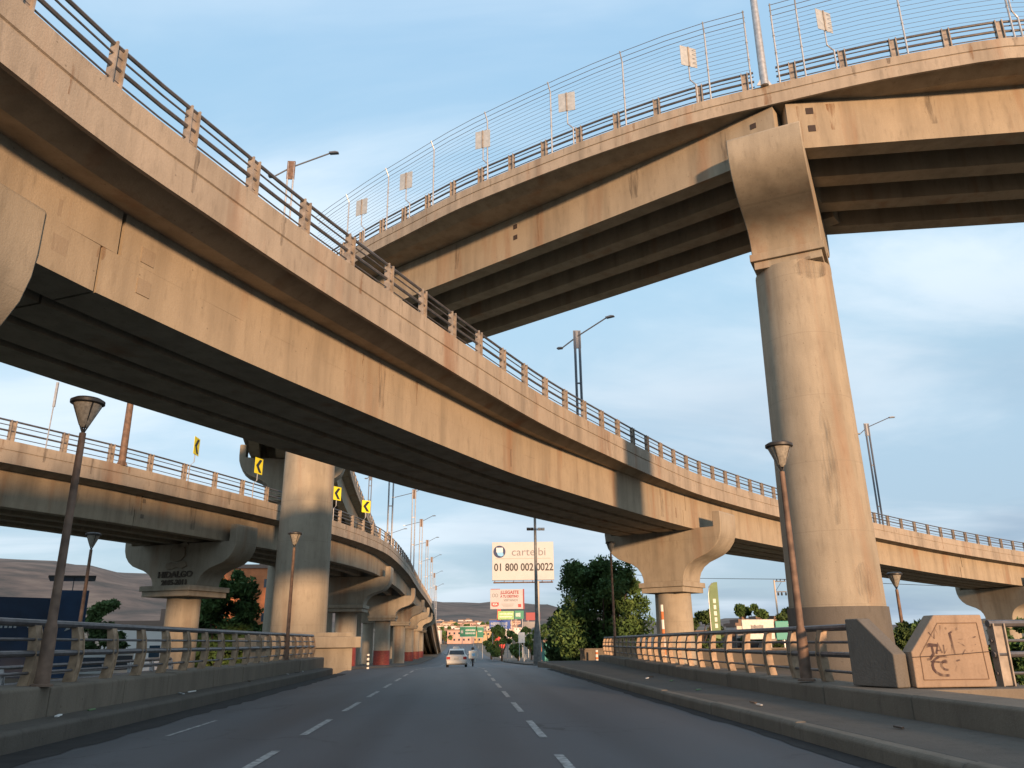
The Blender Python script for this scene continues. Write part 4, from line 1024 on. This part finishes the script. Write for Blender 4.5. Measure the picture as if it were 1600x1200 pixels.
# unseen block added behind the viewer to shade the bridge deck
house('long grey unseen block added behind the viewer for shade', -5.5, -68, 0, 64, 14, 14.3, HOUSES[5], 90, floors=5, name='shade_block', cat='building')
def navy_building():
    t = thing('blue_building', 'dark navy building with white wall lettering and a rooftop canopy, far left', 'building', (-25.8, 53.4, -2), rad(24)); Z = Vector((0, 0, 1))
    m = MB(); m.prism([(-22, 0), (0, 0), (0, 6.3), (-22, 6.7)], (0, 4, 0), (1, 0, 0), Z, 8); m.build('walls', NAVY, t)
    m = MB(); m.box((1.0, 3.9, 3.4), (.98, 4, 3.4)); m.build('annex', plain('navy_annex', (.016, .045, .10), .6, 0, .3, 1), t)
    m = MB(); m.box((.9, 1.5, 7.65), (1.35, 1.8, .06), (1, 0, .02)); m.build('canopy', LAMPM, t)
    m = MB()
    for x in (.3, 1.0, 1.8): m.tube([(x, .3, 6.8), (x, .3, 7.6)], .03, 6)
    m.build('canopy_post', HEADM, t)
    rr = random.Random(4); m = MB(); x = -9.0
    while x < -.6:
        if not (-3.0 < x < -2.55 or -1.75 < x < -1.3): m.box((x, -.02, 4.75-.0*x), (.05+.04*rr.random(), .01, .24))
        x += .24
    m.build('unreadable_lettering', SBACK, t); m = MB(); m.prism([(0, 0), (.3, .12), (.35, .35), (.15, .3)], (.9, -.12, 4.3), (1, 0, 0), Z, .02); m.build('white_mark', SBACK, t)
navy_building()
house('long white shed with a pitched front behind the left railing', -31.5, 88, -2, 7, 10, 5.2, HOUSES[1], 77, floors=1, name='shed', cat='shed')
house('bright orange walled building behind the rounded green tree', -29, 116, -2, 9, 10, 13.2, ORNG, 78, floors=3, name='building', cat='building')
house('low grey wall building right of the big tree', 26, 75, -1, 12, 8, 2.6, HOUSES[5], 79, floors=1, name='shop', cat='shop')
house('small red and white kiosk behind the right railing', 24.7, 72, -1, 1.6, 3, 3.5, HOUSES[1], 80, floors=1, name='kiosk', cat='kiosk')
panel_sign('shop_sign', 'pale shop board with dark lettering beside the teal board', 'shop sign', (23.2, 63.4, -.6), 2.6, 1.5, SBACK, 1.95, 0, [(-.1, .85, 1.0, .5)], tm=GREYT)
panel_sign('shop_sign', 'teal shop board with white letters left of the tall pier', 'shop sign', (26.6, 63.2, -.6), 4.2, 1.4, TEAL, 1.9, 0, ['Vive'], ts=1.25)
house('orange hut by the roadside trees in the far centre', 12.6, 122, -2, 2.6, 3, 2.6, ORNG, 81, floors=1, name='hut', cat='hut')
house('teal and grey street stall at the end of the right railing', 9.9, 88, -1, 2.4, 3, 2.3, TEAL, 82, floors=1, name='stall', cat='stall')
def low_wall(label, p, q, z, h, mat, th=.15):
    p, q = Vector((*p, z)), Vector((*q, z)); d = (q-p).normalized(); t = thing('boundary_wall', label, 'wall', (p+q)/2)
    m = MB(); m.box((0, 0, h/2-.5), ((q-p).length/2, th, h/2+.5), d, (-d.y, d.x, 0)); m.build('wall_body', mat, t)
    m = MB(); m.box((0, 0, h+.05), ((q-p).length/2+.05, th+.06, .05), d, (-d.y, d.x, 0)); m.build('coping', CONG, t)
low_wall('tan boundary wall at the foot of the big tree', (7.9, 54.5), (14.6, 58), -.4, 1.2, CONG)
low_wall('long grey wall beyond the right railing', (15, 56), (48, 56), -1.2, 1.9, CONK)

# delineator posts
for i, (x, y, lab) in enumerate([(-6.6, 60, 'black and white striped delineator post by the second left pier'), (8.7, 53.2, 'white and orange delineator post at the end of the right railing'), (12.1, 49.0, 'tall orange and white marker post beside the round pier')]):
    t = thing('delineator_post', lab, 'delineator', (x, y, gz(y)-.1), 0, 'delineator posts'); hh = 1.1 if i < 2 else 3.6
    m = MB(); m.tube([(0, 0, 0), (0, 0, hh)], .09, 8); m.build('post', WHITE, t)
    for k in range(3): m = MB(); m.tube([(0, 0, hh*(.2+.28*k)), (0, 0, hh*(.2+.28*k)+hh*.13)], .094, 8); m.build('stripe', BLK if i == 0 else ORNG, t)

# ------------------------------------------------------------------ vehicles
def sedan(label, x, y, z, mat, rz=0., taxi=False, name='sedan'):
    t = thing(name, label, 'car', (x, y, z), rz)
    X, Y, Z = Vector((1, 0, 0)), Vector((0, 1, 0)), Vector((0, 0, 1))
    def loft(secs, nm, mt, smooth=True, bevel=.02):
        m = MB(); k = len(secs[0][1]); vs = []
        for yy, pr in secs: vs += [Vector((a, yy, b)) for a, b in pr]
        fs = [(i*k+j, i*k+(j+1) % k, (i+1)*k+(j+1) % k, (i+1)*k+j) for i in range(len(secs)-1) for j in range(k)]
        fs += [tuple(range(k-1, -1, -1)), tuple((len(secs)-1)*k+j for j in range(k))]
        m.add(vs, fs); return m.build(nm, mt, t, smooth=smooth)
    def body(w, z0, z1, r=.12): return [(-w+.06, z0), (w-.06, z0), (w, z0+.18), (w, z1-r), (w-r, z1), (-w+r, z1), (-w, z1-r), (-w, z0+.18)]
    loft([(-2.2, body(.74, .34, .86)), (-2.12, body(.83, .26, .94)), (-1.5, body(.86, .22, .98)), (-.2, body(.87, .22, .96)), (1.0, body(.86, .22, .95)), (1.8, body(.82, .24, .86)), (2.15, body(.74, .30, .72))], 'body', mat)
    def cab(w, z0, z1, wt): return [(-w, z0), (w, z0), (wt, z1), (-wt, z1)]
    loft([(-1.65, cab(.72, .95, .99, .66)), (-1.05, cab(.76, .95, 1.36, .58)), (-.5, cab(.77, .95, 1.43, .60)), (.4, cab(.77, .94, 1.41, .60)), (1.15, cab(.72, .93, .98, .64))], 'cabin', mat)
    m = MB(); m.prism([(-.62, 1.01), (.62, 1.01), (.54, 1.31), (-.54, 1.31)], (0, 0, 0), X, Z, .01)
    m.v = [(a, -1.66+(c-1.0)*1.58+(.0 if b < 0 else 0)-.03, c) for a, b, c in m.v]; m.build('rear_window', GLASS, t, fix=False)
    for sg in (-1, 1):
        m = MB(); m.prism([(-1.3, 1.0), (.95, 1.0), (.45, 1.33), (-.95, 1.33)], (sg*.745, 0, 0), Y, Z, .03, X)
        m.v = [(a-sg*(c-1.0)*.33, b, c) for a, b, c in m.v]; m.build('side_window', GLASS, t)
        m = MB(); m.box((sg*.66, -2.17, .74), (.14, .04, .10), (1, 0, 0)); m.build('tail_lamp', TAIL, t, bevel=.02)
        m = MB(); m.box((sg*.93, .75, 1.0), (.09, .06, .06)); m.build('mirror', mat, t, bevel=.02)
    m = MB(); m.box((0, -2.22, .44), (.78, .08, .12)); m.build('bumper', mat, t, bevel=.03)
    m = MB(); m.box((0, -2.215, .70), (.20, .012, .08)); m.build('number_plate', SBACK, t)
    for sx in (-1, 1):
        for yy in (-1.35, 1.35):
            m = MB(); m.tube([(sx*.66, yy, .30), (sx*.84, yy, .30)], .30, 18); w = m.build('wheel', TYRE, t)
            m = MB(); m.tube([(sx*.80, yy, .30), (sx*.85, yy, .30)], .19, 12); m.build('rim', GALV, w)
    if taxi:
        m = MB(); m.prism([(-.3, 0), (.3, 0), (.22, .17), (-.22, .17)], (-.05, -.2, 1.43), X, Z, .16); m.build('roof_sign', WHITE, t, bevel=.01)
        m = MB(); m.box((0, -2.17, .86), (.5, .01, .03)); m.build('boot_trim', DRED, t)
    return t
sedan('white taxi sedan seen from behind in the middle lane', -.35, 69, gz(69), CARW, taxi=True, name='taxi')
sedan('distant red car ahead of the white taxi', -.2, 290, gz(290), CARR, name='hatchback')
sedan('grey car far down the road beside the left overpass', -3.0, 260, gz(260), HEADM)
def motorcycle():
    t = thing('motorcycle', 'delivery motorcycle with white and blue rear box right of the taxi', 'motorcycle', (1.15, 82, gz(82)))
    for y in (-.62, .65):
        m = MB(); m.tube([(-.06, y, .3), (.06, y, .3)], .30, 16); w = m.build('wheel', TYRE, t)
    m = MB(); m.tube([(0, -.6, .3), (0, -.1, .55), (0, .35, .85), (0, .65, .3)], [.05, .13, .10, .04], 8); m.build('frame', LAMPM, t, smooth=True)
    m = MB(); m.box((0, -.15, .80), (.13, .35, .06)); m.build('seat', TYRE, t, bevel=.03)
    m = MB(); m.tube([(-.35, .35, 1.05), (0, .45, 1.0), (.35, .35, 1.05)], .02, 6); m.build('handlebar', GALV, t)
    m = MB(); m.box((0, -.66, 1.10), (.42, .28, .36)); m.build('rear_box', CARW, t, bevel=.03)
    m = MB(); m.box((.05, -.945, 1.1), (.16, .006, .14)); m.build('box_label', LBLUE, t)
    m = MB(); m.box((0, -.72, .72), (.08, .03, .04)); m.build('tail_lamp', TAIL, t)
motorcycle()
def rider():
    t = thing('person', 'rider in a white jacket and dark helmet on the motorcycle', 'person', (1.15, 82, gz(82)))
    me = bpy.data.meshes.new('body')
    V = [((0, -.1, .90), .15), ((0, -.06, 1.12), .16), ((0, .02, 1.38), .17), ((0, .05, 1.50), .07), ((0, .07, 1.62), .10),
         ((-.19, .02, 1.38), .07), ((-.30, .12, 1.18), .05), ((-.33, .33, 1.08), .04), ((.19, .02, 1.38), .07), ((.30, .12, 1.18), .05), ((.33, .33, 1.08), .04),
         ((-.16, .05, .86), .10), ((-.22, .36, .78), .08), ((-.19, .15, .38), .055), ((-.19, .27, .33), .045), ((.16, .05, .86), .10), ((.22, .36, .78), .08), ((.19, .15, .38), .055), ((.19, .27, .33), .045)]
    E_ = [(0, 1), (1, 2), (2, 3), (3, 4), (2, 5), (5, 6), (6, 7), (2, 8), (8, 9), (9, 10), (0, 11), (11, 12), (12, 13), (13, 14), (0, 15), (15, 16), (16, 17), (17, 18)]
    me.from_pydata([v for v, _ in V], E_, []); me.materials.append(CARW)
    o = bpy.data.objects.new('body', me); COL.objects.link(o); o.parent = t
    md = o.modifiers.new('skin', 'SKIN')
    for i, (_, r) in enumerate(V): me.skin_vertices[0].data[i].radius = (r, r)
    me.skin_vertices[0].data[0].use_root = True
    o.modifiers.new('sub', 'SUBSURF').levels = 1
    m = MB(); m.lathe((0, .07, 1.5), [(.06, 0), (.13, .06), (.145, .15), (.12, .25), (.05, .30)], 16); m.build('helmet', BLK, t, smooth=True)
rider()
def bus(label, x, y, z, mat, rz):
    t = thing('bus', label, 'bus', (x, y, z), rz)
    m = MB(); m.box((0, 0, 1.7), (1.2, 5, 1.35)); m.build('body', mat, t, bevel=.15)
    for sg in (-1, 1):
        m = MB(); m.box((sg*1.205, 0, 2.15), (.01, 4.6, .45)); m.build('side_window', GLASS, t)
        for yy in (-3.3, 3.2):
            m = MB(); m.tube([(sg*.95, yy, .45), (sg*1.21, yy, .45)], .45, 16); m.build('wheel', TYRE, t)
    m = MB(); m.box((0, -5.01, 2.2), (1.0, .01, .5)); m.build('rear_window', GLASS, t)
bus('white minibus passing far behind the left railing', -30, 66, -2, CARW, rad(70))
